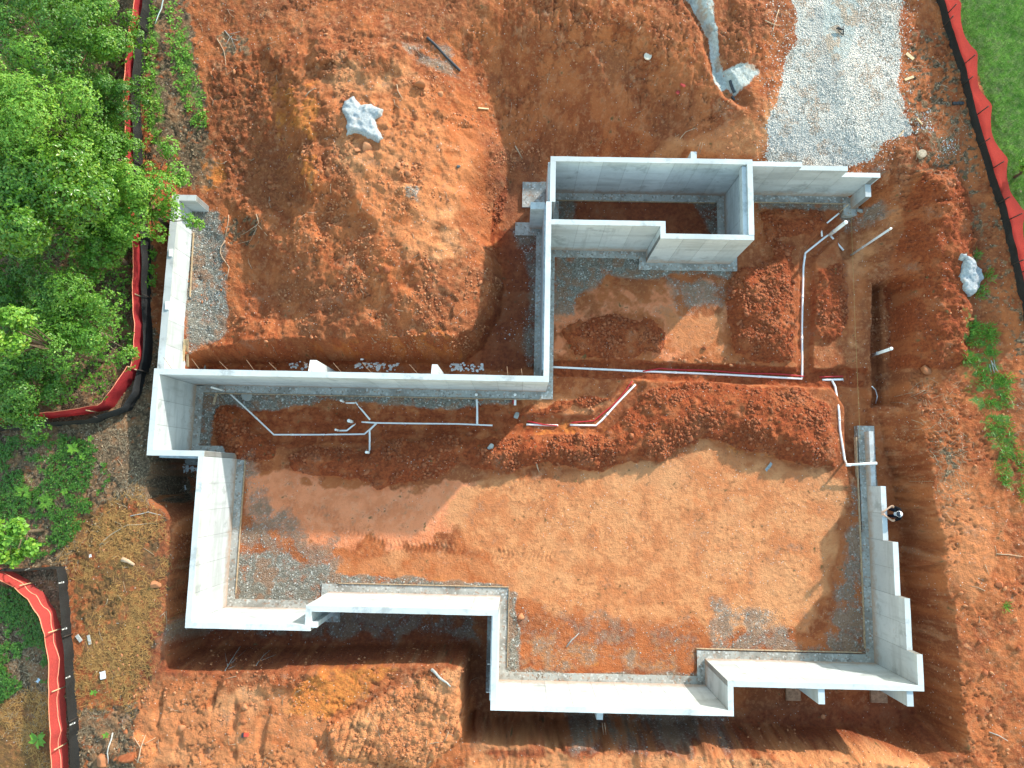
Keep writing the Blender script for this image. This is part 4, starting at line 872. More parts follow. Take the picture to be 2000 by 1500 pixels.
# lower plants
def plants(nm, label, polys, count, hmax, mat, L, wr, k, seed, cat='ground cover', kind='stuff'):
    rs = np.random.RandomState(seed); B = []
    for pts, z, wgt in polys:
        P = WP(pts, z); xs = [p[0] for p in P]; ys = [p[1] for p in P]; n = int(count * wgt * 3); qx = rs.uniform(min(xs), max(xs), n); qy = rs.uniform(min(ys), max(ys), n)
        m = (sdf(P, qx, qy) < 0) & (fbm(qx, qy, .6, 4, seed) > .43); B.append(np.c_[qx[m], qy[m]])
    B = np.vstack(B)[:count * 3]; rs.shuffle(B); B = B[:count]; z = HZA(B[:, 0], B[:, 1]) + hmax * rs.rand(len(B)) ** 1.5 + .02
    V, F = rosettes(np.c_[B, z], np.tile([[0, 0, 1.0]], (len(B), 1)), rs, k, L, wr, .5)
    o = link(bpy.data.objects.new(nm, nmesh(nm, V, F, mat))); return tag(o, label, cat, kind=kind)
plants('ground_cover', 'dark ivy like ground cover below the red fence', [([(-60,860),(120,845),(190,870),(220,930),(180,1000),(140,1060),(60,1100),(-60,1100)], 2.4, 1.0)], 4800, .16, L_DARK, .066, .6, 5, 401)
plants('undergrowth', 'green undergrowth filling the wood floor under the trees', [([(-200,-150),(255,-100),(245,250),(262,560),(262,700),(215,780),(0,815),(-200,820)], 2.5, 1.0)], 7000, 1.1, L_MID, .11, .5, 5, 403)
plants('ground_cover_patch', 'ground cover between the lower netting fence and photo edge', [([(-60,1130),(50,1150),(95,1215),(100,1330),(60,1330),(-60,1420)], 2.3, 1.0)], 2900, .16, L_DARK, .066, .6, 5, 405)
plants('weed_strip', 'leafy green weeds in a strip beside the upper silt fence', [([(335,20),(360,15),(372,90),(398,180),(402,240),(378,250),(350,190),(335,110)], 2.5, .6), ([(290,10),(318,20),(310,150),(330,250),(290,290),(284,170)], 2.5, .45), ([(280,470),(300,480),(300,560),(280,560)], 2.2, .1)], 520, .22, L_LIGHT, .10, .6, 5, 407)
def seedling(label, px, py, r, mat, kind, seed):
    rs = np.random.RandomState(seed); g = G(px, py); th = empty('seedling', g); pos = []; d = []; nn = []; LL = []
    tube('stem', [(0, 0, -.05), (.02, 0, .25)], [.012, .008], M_BARK, th, 5)
    for i in range(rs.randint(6, 9)):
        a = i * 2.4 + rs.rand(); dr = np.array([math.cos(a), math.sin(a), .25]); dr /= np.linalg.norm(dr); s = np.array([-math.sin(a), math.cos(a), 0])
        if kind == 'fern':
            for j in range(9):
                p = np.array([0, 0, .25]) + dr * r * (.15 + .85 * j / 9)
                for sg in (-1, 1): pos.append(p); d.append((s * sg + dr * .5) / 1.12); nn.append([0, 0, 1]); LL.append(r * .32 * (1.1 - j / 10))
        else:
            pos.append(np.array([0, 0, .2])); d.append(dr); nn.append([0, 0, 1]); LL.append(r)
    LL = np.array(LL); V, F = leaves_arrays(np.array(pos), unit(np.array(d, float)), unit(np.array(nn, float) + rs.normal(0, .15, (len(pos), 3))), LL, LL * (.36 if kind == 'fern' else .55))
    link(bpy.data.objects.new('leaves', nmesh('leaves', V, F, mat)), th); return tag(th, label, 'plant', 'young plants on the ground by the wood')
seedling('feathery bright seedling among ivy, the upper of two near the long branch', 55, 962, .38, L_LIGHT, 'fern', 421); seedling('feathery bright seedling at the lower end of the long branch', 98, 980, .36, L_LIGHT, 'fern', 422)
seedling('small bright seedling beside the upper end of the long branch', 150, 876, .26, L_LIGHT, 'plain', 423); seedling('small bright seedling where the long branch forks', 168, 893, .16, L_LIGHT, 'plain', 424); seedling('lone small seedling closest below the crumpled black fence', 184, 857, .14, L_LIGHT, 'plain', 425)
seedling('lone bright seedling in the middle of the brown leaf litter', 133, 960, .15, L_LIGHT, 'plain', 426); seedling('round leafy seedling next to the straw behind the lower red netting', 82, 1440, .34, L_LIGHT, 'plain', 427); seedling('small seedling on the bare ground near the pale stick', 213, 1432, .14, L_LIGHT, 'plain', 428)
seedling('small bright seedling on the straw edge by the lower silt fence', 190, 1350, .15, L_LIGHT, 'plain', 429)
# grass tufts on the east side
def tuft(label, px, py, rx, ry, n, seed, mat=None):
    rs = np.random.RandomState(seed); g = G(px, py); n = int(n * .7); th_xy = np.clip(rs.normal(0, 1, (n, 2)), -1.5, 1.5) * np.array([rx, ry]) * .36
    z = HZA(g.x + th_xy[:, 0], g.y + th_xy[:, 1]) - g.z; pos = np.c_[th_xy, z]; d = unit(np.c_[rs.normal(.25, .6, n), rs.normal(.15, .6, n), rs.uniform(.4, 1.1, n)])
    LL = rs.uniform(.14, .30, n); V, F = leaves_arrays(pos, d, unit(np.c_[-d[:, 0], -d[:, 1], np.ones(n)]), LL, LL * .10)
    o = link(bpy.data.objects.new('grass_tuft', nmesh('grass_tuft', V, F, mat or L_LIGHT))); o.location = g; return tag(o, label, 'grass tuft', 'grass tufts along the east verge')
for i, (px, py, rx, ry, n, lab) in enumerate([(1903,655,.45,.75,420,'bright grass tuft right beside the red spoil, uppermost of the large ones'),(1931,655,.35,.7,380,'dark bright grass tuft next to the uppermost large tuft'),(1893,703,.5,.4,260,'wide grass tuft at the lower corner of the red spoil'),(1917,735,.3,.6,220,'narrow grass tuft below the corner of the red spoil'),
    (1955,742,.5,.4,240,'grass tuft beside the pale twigs on the verge'),(1934,690,.35,.3,140,'small grass tuft between the two large ones and the twigs'),(1933,788,.35,.3,150,'round yellow green tuft standing alone on the verge'),(1958,770,.4,.9,300,'long grass tuft on the verge below the pale twigs'),(1948,838,.8,.8,420,'broad grass tuft in the middle of the verge'),
    (1965,880,.5,.5,200,'grass tuft below the broad verge tuft'),(1955,920,.4,.6,180,'sparse grass tuft low on the verge'),(1962,942,.25,.25,110,'small bright tuft at the bottom of the verge row'),(1915,570,.35,.5,130,'thin tuft just below the grey concrete lump'),(1930,540,.3,.4,90,'thin tuft beside the grey concrete lump'),(1990,900,.3,.8,160,'tuft at the photo edge on the verge'),(1995,960,.3,.8,160,'lowest tuft at the photo edge on the verge'),(1905,500,.25,.3,60,'sparse tuft above the grey concrete lump'),(1962,1185,.2,.2,50,'tiny tuft alone on the bare red bank')]):
    tuft(lab, px, py, rx, ry, n, 440 + i, L_MID)
rs = np.random.RandomState(77); n = 42000; P = WP([(1858,-60),(1878,60),(1925,190),(1940,300),(1985,455),(2040,620),(2140,620),(2140,-60)], 2.15); xs = [p[0] for p in P]; ys = [p[1] for p in P]
qx = rs.uniform(min(xs), max(xs), n); qy = rs.uniform(min(ys), max(ys), n); m = sdf(P, qx, qy) < 0; qx = qx[m]; qy = qy[m]; n = len(qx)
d = unit(np.c_[rs.normal(0, .6, n), rs.normal(0, .6, n), rs.uniform(.3, .9, n)]); LL = rs.uniform(.05, .10, n)
s_ = unit(np.c_[-d[:, 1], d[:, 0], np.zeros(n)]) * .012; b0 = np.c_[qx, qy, HZA(qx, qy) - .01]; V = np.stack([b0 - s_, b0 + s_, b0 + d * LL[:, None]], 1).reshape(-1, 3)
o = link(bpy.data.objects.new('lawn_grass', nmesh('lawn_grass', V, np.arange(n * 3).reshape(-1, 3), leafmat('lawn_blade', (.075, .175, .016), (.110, .235, .026), (.15, .24, .04), .6)))); tag(o, 'short mown lawn grass beyond the orange netting', 'grass', kind='stuff')
# ------------------------------------------------------------------ stones, clods and rubble
def ico(sub=0):
    bm = bmesh.new(); bmesh.ops.create_icosphere(bm, subdivisions=sub + 1, radius=1.0); v = np.array([q.co[:] for q in bm.verts]); f = np.array([[q.index for q in p.verts] for p in bm.faces]); bm.free(); return v, f
I0v, I0f = ico(0); I1v, I1f = ico(1); I2v, I2f = ico(2)
def rockv(v, rs, amp=.22, flat=.7):
    w = v * (1 + rs.uniform(-amp, amp, len(v)))[:, None]
    for _ in range(7):                                   # broken facets
        n = rs.normal(0, 1, 3); n /= np.linalg.norm(n); h = rs.uniform(.42, .75); d = w @ n; w = w - np.outer(np.maximum(d - h, 0), n)
    return w * np.array([1, rs.uniform(.65, 1), flat * rs.uniform(.7, 1.1)])
def claymat(name, a, b, c):
    N = NT(name); r = N.island(); ob = N.rnd(); q = N.math('FRACT', N.math('ADD', r, ob)); n = N.noise(9, 4, .65)
    col = N.mix(q, a, b); col = N.mix(N.rng(n, .45, .75, 0, .6), col, c); N.col(col); N.bump(N.noise(30, 3, .65), .5, .02); return N.m
M_CLOD = claymat('red_clay_clod', (.20, .052, .020), (.36, .110, .044), (.42, .16, .07)); M_CLODP = claymat('pale_clay_clod', (.30, .100, .040), (.52, .225, .105), (.40, .15, .062)); M_STONE = claymat('grey_stone_chip', (.20, .20, .18), (.48, .48, .44), (.33, .28, .22))
M_WHITE = claymat('white_concrete_crumb', (.55, .55, .53), (.78, .78, .76), (.62, .58, .52)); M_DSTONE = claymat('white_drive_stone', (.52, .475, .42), (.84, .77, .68), (.58, .52, .45))
def scatter(nm, label, cat, xy, size, mat, seed, flat=.7, lift=.2, kind='stuff'):
    rs = np.random.RandomState(seed); n = len(xy); var = [rockv(I0v, rs, .25, flat) for _ in range(12)]; z = HZA(xy[:, 0], xy[:, 1]); V = []; 
    idx = rs.randint(0, 12, n); a = rs.uniform(0, 6.28, n); B = np.stack(var)[idx] * size[:, None, None]
    ca, sa = np.cos(a)[:, None], np.sin(a)[:, None]; bx = B[:, :, 0] * ca - B[:, :, 1] * sa; by = B[:, :, 0] * sa + B[:, :, 1] * ca
    V = np.stack([bx + xy[:, 0:1], by + xy[:, 1:2], B[:, :, 2] + z[:, None] + (size * lift)[:, None]], 2).reshape(-1, 3); F = (I0f[None] + (np.arange(n) * len(I0v))[:, None, None]).reshape(-1, 3)
    o = link(bpy.data.objects.new(nm, nmesh(nm, V, F, mat))); return tag(o, label, cat, kind=kind)
def pick(weight, n, seed):
    rs = np.random.RandomState(seed); inner = (X > -22) & (X < 20.5) & (Y > -11) & (Y < 20); w = (weight * inner).ravel().astype(float); w[w < 0] = 0; i = rs.choice(w.size, n, p=w / w.sum())
    return np.c_[X.ravel()[i] + rs.uniform(-.03, .03, n), Y.ravel()[i] + rs.uniform(-.03, .03, n)]
rs = np.random.RandomState(5); NF = fbm(X, Y, .8, 3, 951)
NOVEG = (1 - np.clip(M_LITTER, 0, 1)) * (1 - np.clip(M_GRASS, 0, 1)) * (1 - M_DRIVE)
def slog(n, lo, hi): return lo * (hi / lo) ** (rs.rand(n) ** 2.2)
n = 8000; scatter('clay_crumbs', 'loose crumbs of red clay strewn over the spoil banks', 'rubble', pick(RMOIST * (ROUGH > .4) * sstep(.35, .7, NF), n, 61), slog(n, .02, .11), M_CLOD, 62)
n = 8500; scatter('clay_rubble', 'loose orange clay rubble strewn over the mound and diggings', 'rubble', pick((PIT < .9) * NOVEG * sstep(.5, .75, NF) * (.25 + mound_zone * 1.5 + sdig + spale + 3 * BANK), n, 63), slog(n, .016, .085), M_CLODP, 64)
n = 5200; scatter('stone_chips', 'grey stone chips scattered along the footings', 'gravel', pick(np.clip(M_GRAV - .3, 0, 1) * sstep(.3, .6, NF), n, 65), slog(n, .014, .05), M_STONE, 66)
n = 9000; scatter('drive_stones', 'white crushed stone spread over the temporary driveway', 'gravel', np.vstack([pick(M_DRIVE * (1 - M_SILT * .8), n - 900, 67), pick(np.clip(inside(WP([(1500,-60),(1770,-60),(1790,250),(1740,300),(1700,330),(1490,320)], 2.1), .5) - M_DRIVE, 0, 1), 900, 167)]), slog(n, .016, .042), M_DSTONE, 68)
P = WP([(1780,240),(1850,200),(1880,260),(1860,330),(1820,310)], 1.9); wl_ = inside(P, .4, .3); P2 = WP([(990,450),(1050,450),(1050,700),(980,700)], .1)
n = 520; scatter('concrete_crumbs', 'white concrete crumbs strewn near the drive and in the wall trench', 'rubble', np.vstack([pick(wl_ * sstep(.45, .6, NF), 300, 69), pick(inside(P2, .3, .3) * sstep(.5, .65, NF), 110, 70), pick(inside(WP([(1085,485),(1420,490),(1420,560),(1085,560)], 0), .2) + inside(WP([(385,760),(1050,770),(1050,800),(385,870)], 0), .2) + inside(WP([(350,1200),(950,1200),(950,1250),(350,1290)], 0), .2), 110, 71)]), slog(n, .012, .045), M_WHITE, 72)
# lime splashes of spilled concrete lying in the wall trench
def splash(label, px0, px1, py, n, seed, grp='concrete splashes in the garage trench'):
    rs = np.random.RandomState(seed); parts = []
    for i in range(n):
        g = G(rs.uniform(px0, px1), py + rs.normal(0, 4)); v = rockv(I0v, rs, .35, .25) * rs.uniform(.03, .11); parts.append(([tuple(q + np.array(g) + np.array([0, 0, .01])) for q in v], [tuple(q) for q in I0f]))
    V, F = join(parts); o = mobj('concrete_splash', V, F, M_WHITE); return tag(o, label, 'concrete splash', grp, 'stuff')
splash('white concrete spatter in the trench between the two buttresses', 690, 780, 714, 60, 75); splash('white concrete spatter in the trench right of the second buttress', 880, 945, 718, 55, 76); splash('white concrete spatter in the trench left of the first buttress', 565, 600, 712, 18, 77); splash('pale concrete spatter in the corner pit under the jogged wall', 355, 385, 915, 35, 78)
# individual clods
CLODM = []
for k in range(7):
    v = rockv(I1v, np.random.RandomState(800 + k), .16, .75); m_ = nmesh('clay_clod', v, I1f, M_CLOD if k < 4 else M_CLODP); CLODM.append(m_)
ORD = ['first', 'second', 'third', 'fourth', 'fifth', 'sixth', 'seventh', 'eighth', 'ninth', 'tenth', 'eleventh', 'twelfth', '13th', '14th', '15th', '16th', '17th', '18th', '19th', '20th', '21st', '22nd', '23rd', '24th', '25th']
def clods(label, grp, weight, n, lo, hi, kinds, seed, axis_=0, end='west'):
    rs = np.random.RandomState(seed + 5000); xy = pick(weight, n, seed); xy = xy[np.argsort(xy[:, axis_] if end in ('west', 'south') else -xy[:, axis_])]
    for i, (x, y) in enumerate(xy):
        s = lo * (hi / lo) ** (rs.rand() ** 1.3); o = bpy.data.objects.new('clay_clod', CLODM[rs.choice(kinds)]); COL.objects.link(o)
        o.location = (x, y, HZ(x, y) + s * .05); o.rotation_euler = (rs.uniform(-.5, .5), rs.uniform(-.5, .5), rs.uniform(0, 6.28)); o.scale = (s, s * rs.uniform(.75, 1), s); tag(o, label % (ORD[i], end), 'clod', grp)
def bank(p, z): return inside(WP(p, z), .15)
clods('large red clay lump on the long spoil bank, %s from its %s end', 'clods on the long spoil bank', bank(B_LONG, .2), 25, .09, .18, [0, 1, 2, 3], 811)
clods('large red lump on the heap beside the boxed room, %s from %s', 'clods on the spoil heap beside the box', bank(B_BOX, .2) + bank(B_NE, 0), 16, .09, .18, [0, 1, 2, 3], 812, 1, 'north')
clods('red clay lump on the patch by the middle wall, %s from its %s end', 'clods on the low spoil patch', bank(B_SMALL, 0), 9, .08, .15, [0, 1, 2, 3], 813)
clods('red clay lump on the heap by the diagonal pipe, %s from its %s side', 'clods on the heap by the west wall', bank(B_LEFT, 0), 6, .07, .13, [0, 1, 2], 814)
clods('large pale orange clay lump on the big mound, %s from its %s side', 'clods on the big mound', mound_zone * sstep(.5, .7, NF), 25, .09, .18, [4, 5, 6, 3], 815)
clods('clay lump on the spoil along the east verge, %s from its %s end', 'clods on the east spoil', bank(B_EAST, 1.5), 12, .08, .14, [0, 1, 2, 3], 816, 1, 'north')
clods('large pale clay lump on the diggings below the trench, %s from the %s', 'clods on the south diggings', (sdig + spale + inside(WP([(520,1290),(650,1290),(640,1400),(520,1400)], 2.3), .2)), 22, .08, .17, [4, 5, 6], 817)
clods('pale clay lump on the bare east bank, %s from the %s', 'clods on the east bank', inside(WP([(1870,1150),(1990,1150),(1990,1480),(1920,1480)], 2.2), .3), 14, .08, .16, [4, 5, 6, 3], 818, 1, 'north')
clods('pale clay lump on the rim of the pipe trench, %s from the %s', 'clods along the cross trench edge', inside(WP([(1290,692),(1480,705),(1480,715),(1290,705)], 0), .1) + inside(WP([(1080,805),(1160,795),(1160,803),(1080,813)], 0), .1), 18, .07, .13, [4, 5, 6], 819)
clods('clay lump on the rough hollow west of the mound, %s from the %s', 'clods west of the mound', inside(WP([(400,100),(560,100),(560,420),(440,400)], 2.3), .4), 18, .08, .16, [1, 2, 4, 5], 820, 1, 'north')
def boulder(label, px, py, s, mat, seed, flat=.8, nm='boulder', cat='boulder', sub=2):
    rs = np.random.RandomState(seed); v, f = (I2v, I2f) if sub == 2 else (I1v, I1f); w = rockv(v, rs, .05, flat); w = w * (1 + .12 * np.sin(w[:, [1]] * 4 + seed)); g = G(px, py); o = link(bpy.data.objects.new(nm, nmesh(nm, w * s, f, mat, True))); o.location = g + Vector((0, 0, s * .25)); return tag(o, label, cat)
boulder('large pale orange boulder near the top of the mound', 820, 166, .27, M_CLODP, 831); boulder('knobbly clay boulder just below the grey concrete lump on the mound', 715, 290, .24, M_CLODP, 832); boulder('smaller clay boulder left of the knobbly one on the mound', 698, 293, .13, M_CLODP, 833)
boulder('clay boulder in the upper of two middle of the mound', 778, 325, .15, M_CLODP, 834); boulder('clay boulder in the lower of two middle of the mound', 798, 340, .17, M_CLODP, 835); boulder('pale pointed stone low on the west flank of the mound', 566, 400, .12, M_CLODP, 836)
boulder('dark grey stone alone on the east side of the mound', 895, 326, .09, plain('dark_stone', (.10, .11, .11), .7, .3, .3), 837, cat='stone', nm='stone'); boulder('brown boulder on the bare east bank', 1952, 1140, .16, M_CLOD, 838); boulder('pale cracked lump beside the stepped wall footing', 1016, 1203, .16, M_CLODP, 839)
boulder('grey stone slab at the bend of the floor trench', 1010, 812, .15, M_STONE, 840, .5, 'stone', 'stone'); boulder('long grey stone on the long spoil bank', 957, 873, .15, M_STONE, 841, .5, 'stone', 'stone'); boulder('grey slab near the top of the diagonal pipe', 483, 775, .24, M_STONE, 842, .3, 'stone', 'stone'); boulder('grey stone against the end of the return wall', 1681, 412, .16, M_STONE, 843, .8, 'stone', 'stone')
boulder('orange clay lump in the small sunny patch near the box', 1375, 680, .12, M_CLOD, 844); boulder('pale clay block on the floor by the stepped wall', 1545, 1228, .09, M_CLODP, 845, 1.0, 'stone', 'stone', 1); boulder('pale flat stone in the southeast trench', 1606, 1399, .12, M_CLODP, 846, .5, 'stone', 'stone', 1); boulder('orange clay lump at the north tip of the low wall', 1681, 850, .15, M_CLOD, 847)
boulder('orange boulder among roots at the bottom edge', 205, 1483, .28, M_CLODP, 848); boulder('big orange clay lump beside the boulder at the bottom edge', 252, 1480, .30, M_CLOD, 849); boulder('red clay lump on the verge above the large tufts', 1895, 625, .13, M_CLOD, 850); boulder('crumbling pale clay lump on the trench bank below the east spoil', 1806, 722, .30, M_CLODP, 851); boulder('pale clay outcrop on the rim west of the corner', 307, 1140, .22, M_CLODP, 852, .8)
# hardened concrete wash-out lumps
def lump(label, outline, h, seed):
    P = WP(outline, HZ(*W(sum(p[0] for p in outline) / len(outline), sum(p[1] for p in outline) / len(outline), 2.2)) + 0.1); xs = np.arange(min(p[0] for p in P) - .1, max(p[0] for p in P) + .1, .035); ys = np.arange(min(p[1] for p in P) - .1, max(p[1] for p in P) + .1, .035)
    gx_, gy_ = np.meshgrid(xs, ys); d = -sdf(P, gx_, gy_) + .01 + .10 * (fbm(gx_, gy_, .2, 3, seed) - .5); z = HZA(gx_.ravel(), gy_.ravel()).reshape(gx_.shape); k = np.ones(5) / 5
    z = np.apply_along_axis(lambda r: np.convolve(np.pad(r, 2, mode='edge'), k, 'valid'), 1, z); z = np.apply_along_axis(lambda r: np.convolve(np.pad(r, 2, mode='edge'), k, 'valid'), 0, z)
    top = z + np.where(d > 0, .03 + h * np.sqrt(np.clip(d / .16, 0, 1)) * (.3 + 1.3 * fbm(gx_, gy_, .3, 4, seed + 4, .6)) + .03 * fbm(gx_, gy_, .08, 2, seed + 8), -.25); ny, nx = gx_.shape; a = np.arange(nx * ny).reshape(ny, nx); keep = (d > -.07); q = keep[:-1, :-1] & keep[1:, :-1] & keep[:-1, 1:] & keep[1:, 1:]
    F = np.c_[a[:-1, :-1][q], a[:-1, 1:][q], a[1:, 1:][q], a[1:, :-1][q]]; o = link(bpy.data.objects.new('concrete_lump', nmesh('concrete_lump', np.c_[gx_.ravel(), gy_.ravel(), top.ravel()], F, M_LUMP, True))); return tag(o, label, 'concrete lump')
N = NT('rough_grey_concrete'); nn_ = N.noise(14, 5, .7); cc_ = N.mix(N.rng(nn_, .3, .7), (.34, .36, .365), (.55, .57, .57)); cc_ = N.mix(N.rng(N.noise(4, 4, .6), .58, .72, 0, .5), cc_, (.42, .32, .24)); N.col(cc_); N.bump(N.noise(26, 4, .75), 1.0, .06); M_LUMP = N.m
lump('grey concrete wash out lump with lobes on top of the mound', [(672,196),(690,187),(703,205),(725,205),(748,213),(745,225),(732,232),(738,250),(748,268),(738,275),(715,265),(695,258),(677,264),(678,240),(667,215)], .16, 861)
lump('rounded grey concrete lump on the east verge beside the spoil', [(1880,500),(1905,508),(1922,525),(1925,545),(1912,570),(1895,578),(1882,565),(1876,540)], .20, 863)
lump('small grey concrete nub just above the rounded east lump', [(1876,497),(1886,496),(1890,504),(1882,510),(1875,506)], .12, 865)

# ------------------------------------------------------------------ branches, twigs, boards and litter
M_TWIG = plain('dry_twig', (.36, .27, .18), .85, .2, .3, 18); M_ROOT = plain('pale_root', (.46, .31, .20), .85, .2, .25, 16); M_GREYW = plain('grey_stick', (.40, .38, .34), .85, .2, .25, 16); M_PLANK = plain('fresh_lumber', (.62, .44, .24), .75, .25, .2, 14); M_BLACKP = plain('black_plastic', (.028, .030, .034), .4, .45)
def stick(label, pts, r, mat=None, nm='stick', grp=None, lift=.02, cat='stick', forks=()):
    P = [G(*p) for p in pts]; o0 = P[0].copy(); out = []
    for a, b in zip(P[:-1], P[1:]):
        k = max(1, int((b - a).length / .18))
        for i in range(k):
            q = a.lerp(b, i / k); out.append(Vector((q.x, q.y, max(q.z, HZ(q.x, q.y)) + lift)) - o0 + Vector((random.uniform(-.015, .015), random.uniform(-.015, .015), 0)))
    out.append(P[-1] + Vector((0, 0, lift)) - o0); n = len(out); v, f = tubev(out, [r * (1 - .5 * i / (n - 1)) for i in range(n)], 6); parts = [(v, f)]
    for fk in forks:
        Q = [G(*p) + Vector((0, 0, lift)) - o0 for p in fk]; parts.append(tubev(Q, [r * .6, r * .3] if len(Q) == 2 else [r * .6] + [r * .4] * (len(Q) - 2) + [r * .25], 5))
    V, F = join(parts); o = mobj(nm, V, F, mat or M_TWIG, None, True); o.location = o0; return tag(o, label, cat, grp)
stick('long bare branch lying across the leaf litter toward the ivy', [(76,970),(100,955),(125,925),(160,890),(175,878)], .035, M_TWIG, 'branch', cat='branch', forks=[[(160,890),(183,878),(186,866)],[(150,898),(172,880)]])
stick('thin grey branch on the bank beside the jogged corner', [(255,1008),(290,1000),(315,1006)], .018, M_GREYW, 'branch', cat='branch'); stick('dark thin branch lying on the pine straw', [(195,1065),(215,1045),(250,1025),(310,1022)], .02, M_TWIG, 'branch', cat='branch', forks=[[(200,1062),(220,1055)],[(195,1070),(212,1058)]])
stick('thick pale cut log lying near the pine straw', [(240,1092),(252,1096),(264,1103)], .09, M_ROOT, 'log', lift=.06, cat='log'); stick('short thick log on the pale diggings by the trench edge', [(843,1307),(880,1340)], .055, M_GREYW, 'log', lift=.05, cat='log')
stick('straight pale pole lying on bare soil at the bottom', [(222,1430),(213,1490)], .032, M_GREYW, 'pole', lift=.05, cat='pole'); stick('long white root curving beside the garage gravel', [(447,420),(445,440),(440,465)], .018, M_ROOT, 'root', cat='root')
stick('bent white root on the edge of the garage gravel strip', [(440,470),(432,482),(430,495),(440,510),(448,522),(444,545)], .025, M_ROOT, 'root', cat='root'); stick('thick pale root hanging off the mound below the box corner', [(1006,285),(1014,300),(1020,310)], .035, M_ROOT, 'root', cat='root')
stick('long thin root on the rough ground west of the mound', [(425,78),(438,100),(441,125),(443,144)], .018, M_ROOT, 'root', cat='root', forks=[[(443,147),(455,138),(467,128)]]); stick('curved pale root high on the mound flank', [(597,188),(604,180),(615,173),(618,174)], .025, M_ROOT, 'root', cat='root'); stick('pale forked root near the mound boulder', [(776,165),(778,178),(787,194)], .02, M_ROOT, 'root', cat='root')
stick('crossed pale stick beside the drive, the leaning one', [(1520,20),(1512,50),(1506,68)], .025, M_ROOT, cat='stick'); stick('crossed pale stick beside the drive, the lower one', [(1494,40),(1510,48),(1524,50)], .025, M_ROOT, cat='stick'); stick('thin pale stick at the foot of the slope above the box', [(1327,272),(1340,258),(1360,250)], .02, M_ROOT, cat='stick')
stick('thin white stick on the bare east bank by the photo edge', [(1945,1081),(1970,1083),(1998,1087)], .02, M_ROOT, cat='stick'); stick('thin grey stick near the corner of the east bank', [(1932,1430),(1950,1437),(1968,1447)], .018, M_GREYW, cat='stick'); stick('pale twig bundle lying on the verge grass', [(1935,705),(1942,730)], .022, M_GREYW, cat='twigs', forks=[[(1937,708),(1950,728)],[(1940,700),(1945,725)],[(1932,712),(1937,735)]])
stick('leaning branches hung on the lip of the southwest trench', [(440,1310),(455,1285),(470,1262)], .02, M_GREYW, 'branch', cat='branch', forks=[[(445,1300),(440,1275)],[(452,1295),(480,1270)],[(448,1305),(460,1300)]]); stick('bare branches over the trench lip further along', [(500,1300),(515,1280),(528,1270)], .016, M_GREYW, 'branch', cat='branch', forks=[[(510,1290),(540,1278)]])
stick('dry brush sticking out of the rim left of the corner wall', [(312,1205),(330,1190),(352,1185)], .016, M_TWIG, 'branch', cat='branch', forks=[[(320,1198),(350,1200)],[(325,1195),(345,1215)]]); stick('pale root tangle on the west flank of the mound', [(500,418),(505,435),(497,450)], .022, M_ROOT, 'root', cat='root', forks=[[(502,440),(480,455),(465,462)],[(505,440),(530,470)],[(502,445),(490,470),(450,480)],[(500,440),(520,430)]])
stick('root tangle at the bottom edge by the orange boulders', [(270,1490),(275,1460),(285,1435)], .03, M_ROOT, 'root', cat='root', forks=[[(275,1460),(262,1440)],[(278,1455),(305,1440)],[(272,1480),(300,1470)]]); stick('long bleached twig just inside the pit beside the sand edge', [(1048,905),(1053,922)], .03, M_ROOT, cat='stick')
stick('weathered wood strip lying on the floor near the south wall', [(1106,1263),(1116,1250),(1131,1236)], .03, M_GREYW, cat='stick'); stick('thin pale roots under the diggings edge on the east bank', [(1780,820),(1795,825),(1803,830)], .012, M_ROOT, 'root', cat='root', forks=[[(1780,840),(1800,838)],[(1790,850),(1803,840)]])
stick('dry brush clump on the rim of the east bank', [(1815,880),(1825,890),(1832,905)], .014, M_TWIG, 'branch', cat='branch', forks=[[(1820,885),(1835,880)],[(1825,890),(1812,905)],[(1828,898),(1842,905)],[(1815,890),(1830,900)]]); stick('grey brush clump at the top of the site by the mound', [(440,60),(452,75),(465,80)], .014, M_GREYW, 'branch', cat='branch', forks=[[(445,68),(470,62)],[(452,75),(460,95)],[(450,72),(440,92)]])
def twigs(label, grp, poly, z, n, seed, mat=None, lo=.18, hi=.55):
    rs = np.random.RandomState(seed); P = WP(poly, z); xs = [p[0] for p in P]; ys = [p[1] for p in P]; spots = []
    while len(spots) < n:
        x, y = rs.uniform(min(xs), max(xs)), rs.uniform(min(ys), max(ys))
        if sdf(P, np.array([x]), np.array([y]))[0] < 0: spots.append((y, x))
    for i, (y, x) in enumerate(sorted(spots, reverse=True)):
        L = rs.uniform(lo, hi); a = rs.uniform(0, 6.28); b = a + rs.normal(0, .6); pts = [(0, 0), (math.cos(a) * L * .5, math.sin(a) * L * .5), (math.cos(a) * L * .5 + math.cos(b) * L * .5, math.sin(a) * L * .5 + math.sin(b) * L * .5)]
        z0 = HZ(x, y); r = rs.uniform(.007, .013); o = tube('twig', [(p[0], p[1], HZ(x + p[0], y + p[1]) - z0 + .02) for p in pts], [r, r * .8, r * .5], mat or M_ROOT, None, 5); o.location = (x, y, z0); tag(o, label + ', ' + ORD[i] + ' from the top', 'twig', grp)
twigs('pale twig or root poking from the big mound', 'twigs on the big mound', [(560,120),(900,100),(960,400),(900,690),(440,690),(460,450)], 2.3, 24, 871); twigs('twig on the rough ground west of the mound', 'twigs west of the mound', [(320,0),(560,0),(560,420),(400,400)], 2.4, 18, 872, M_TWIG)
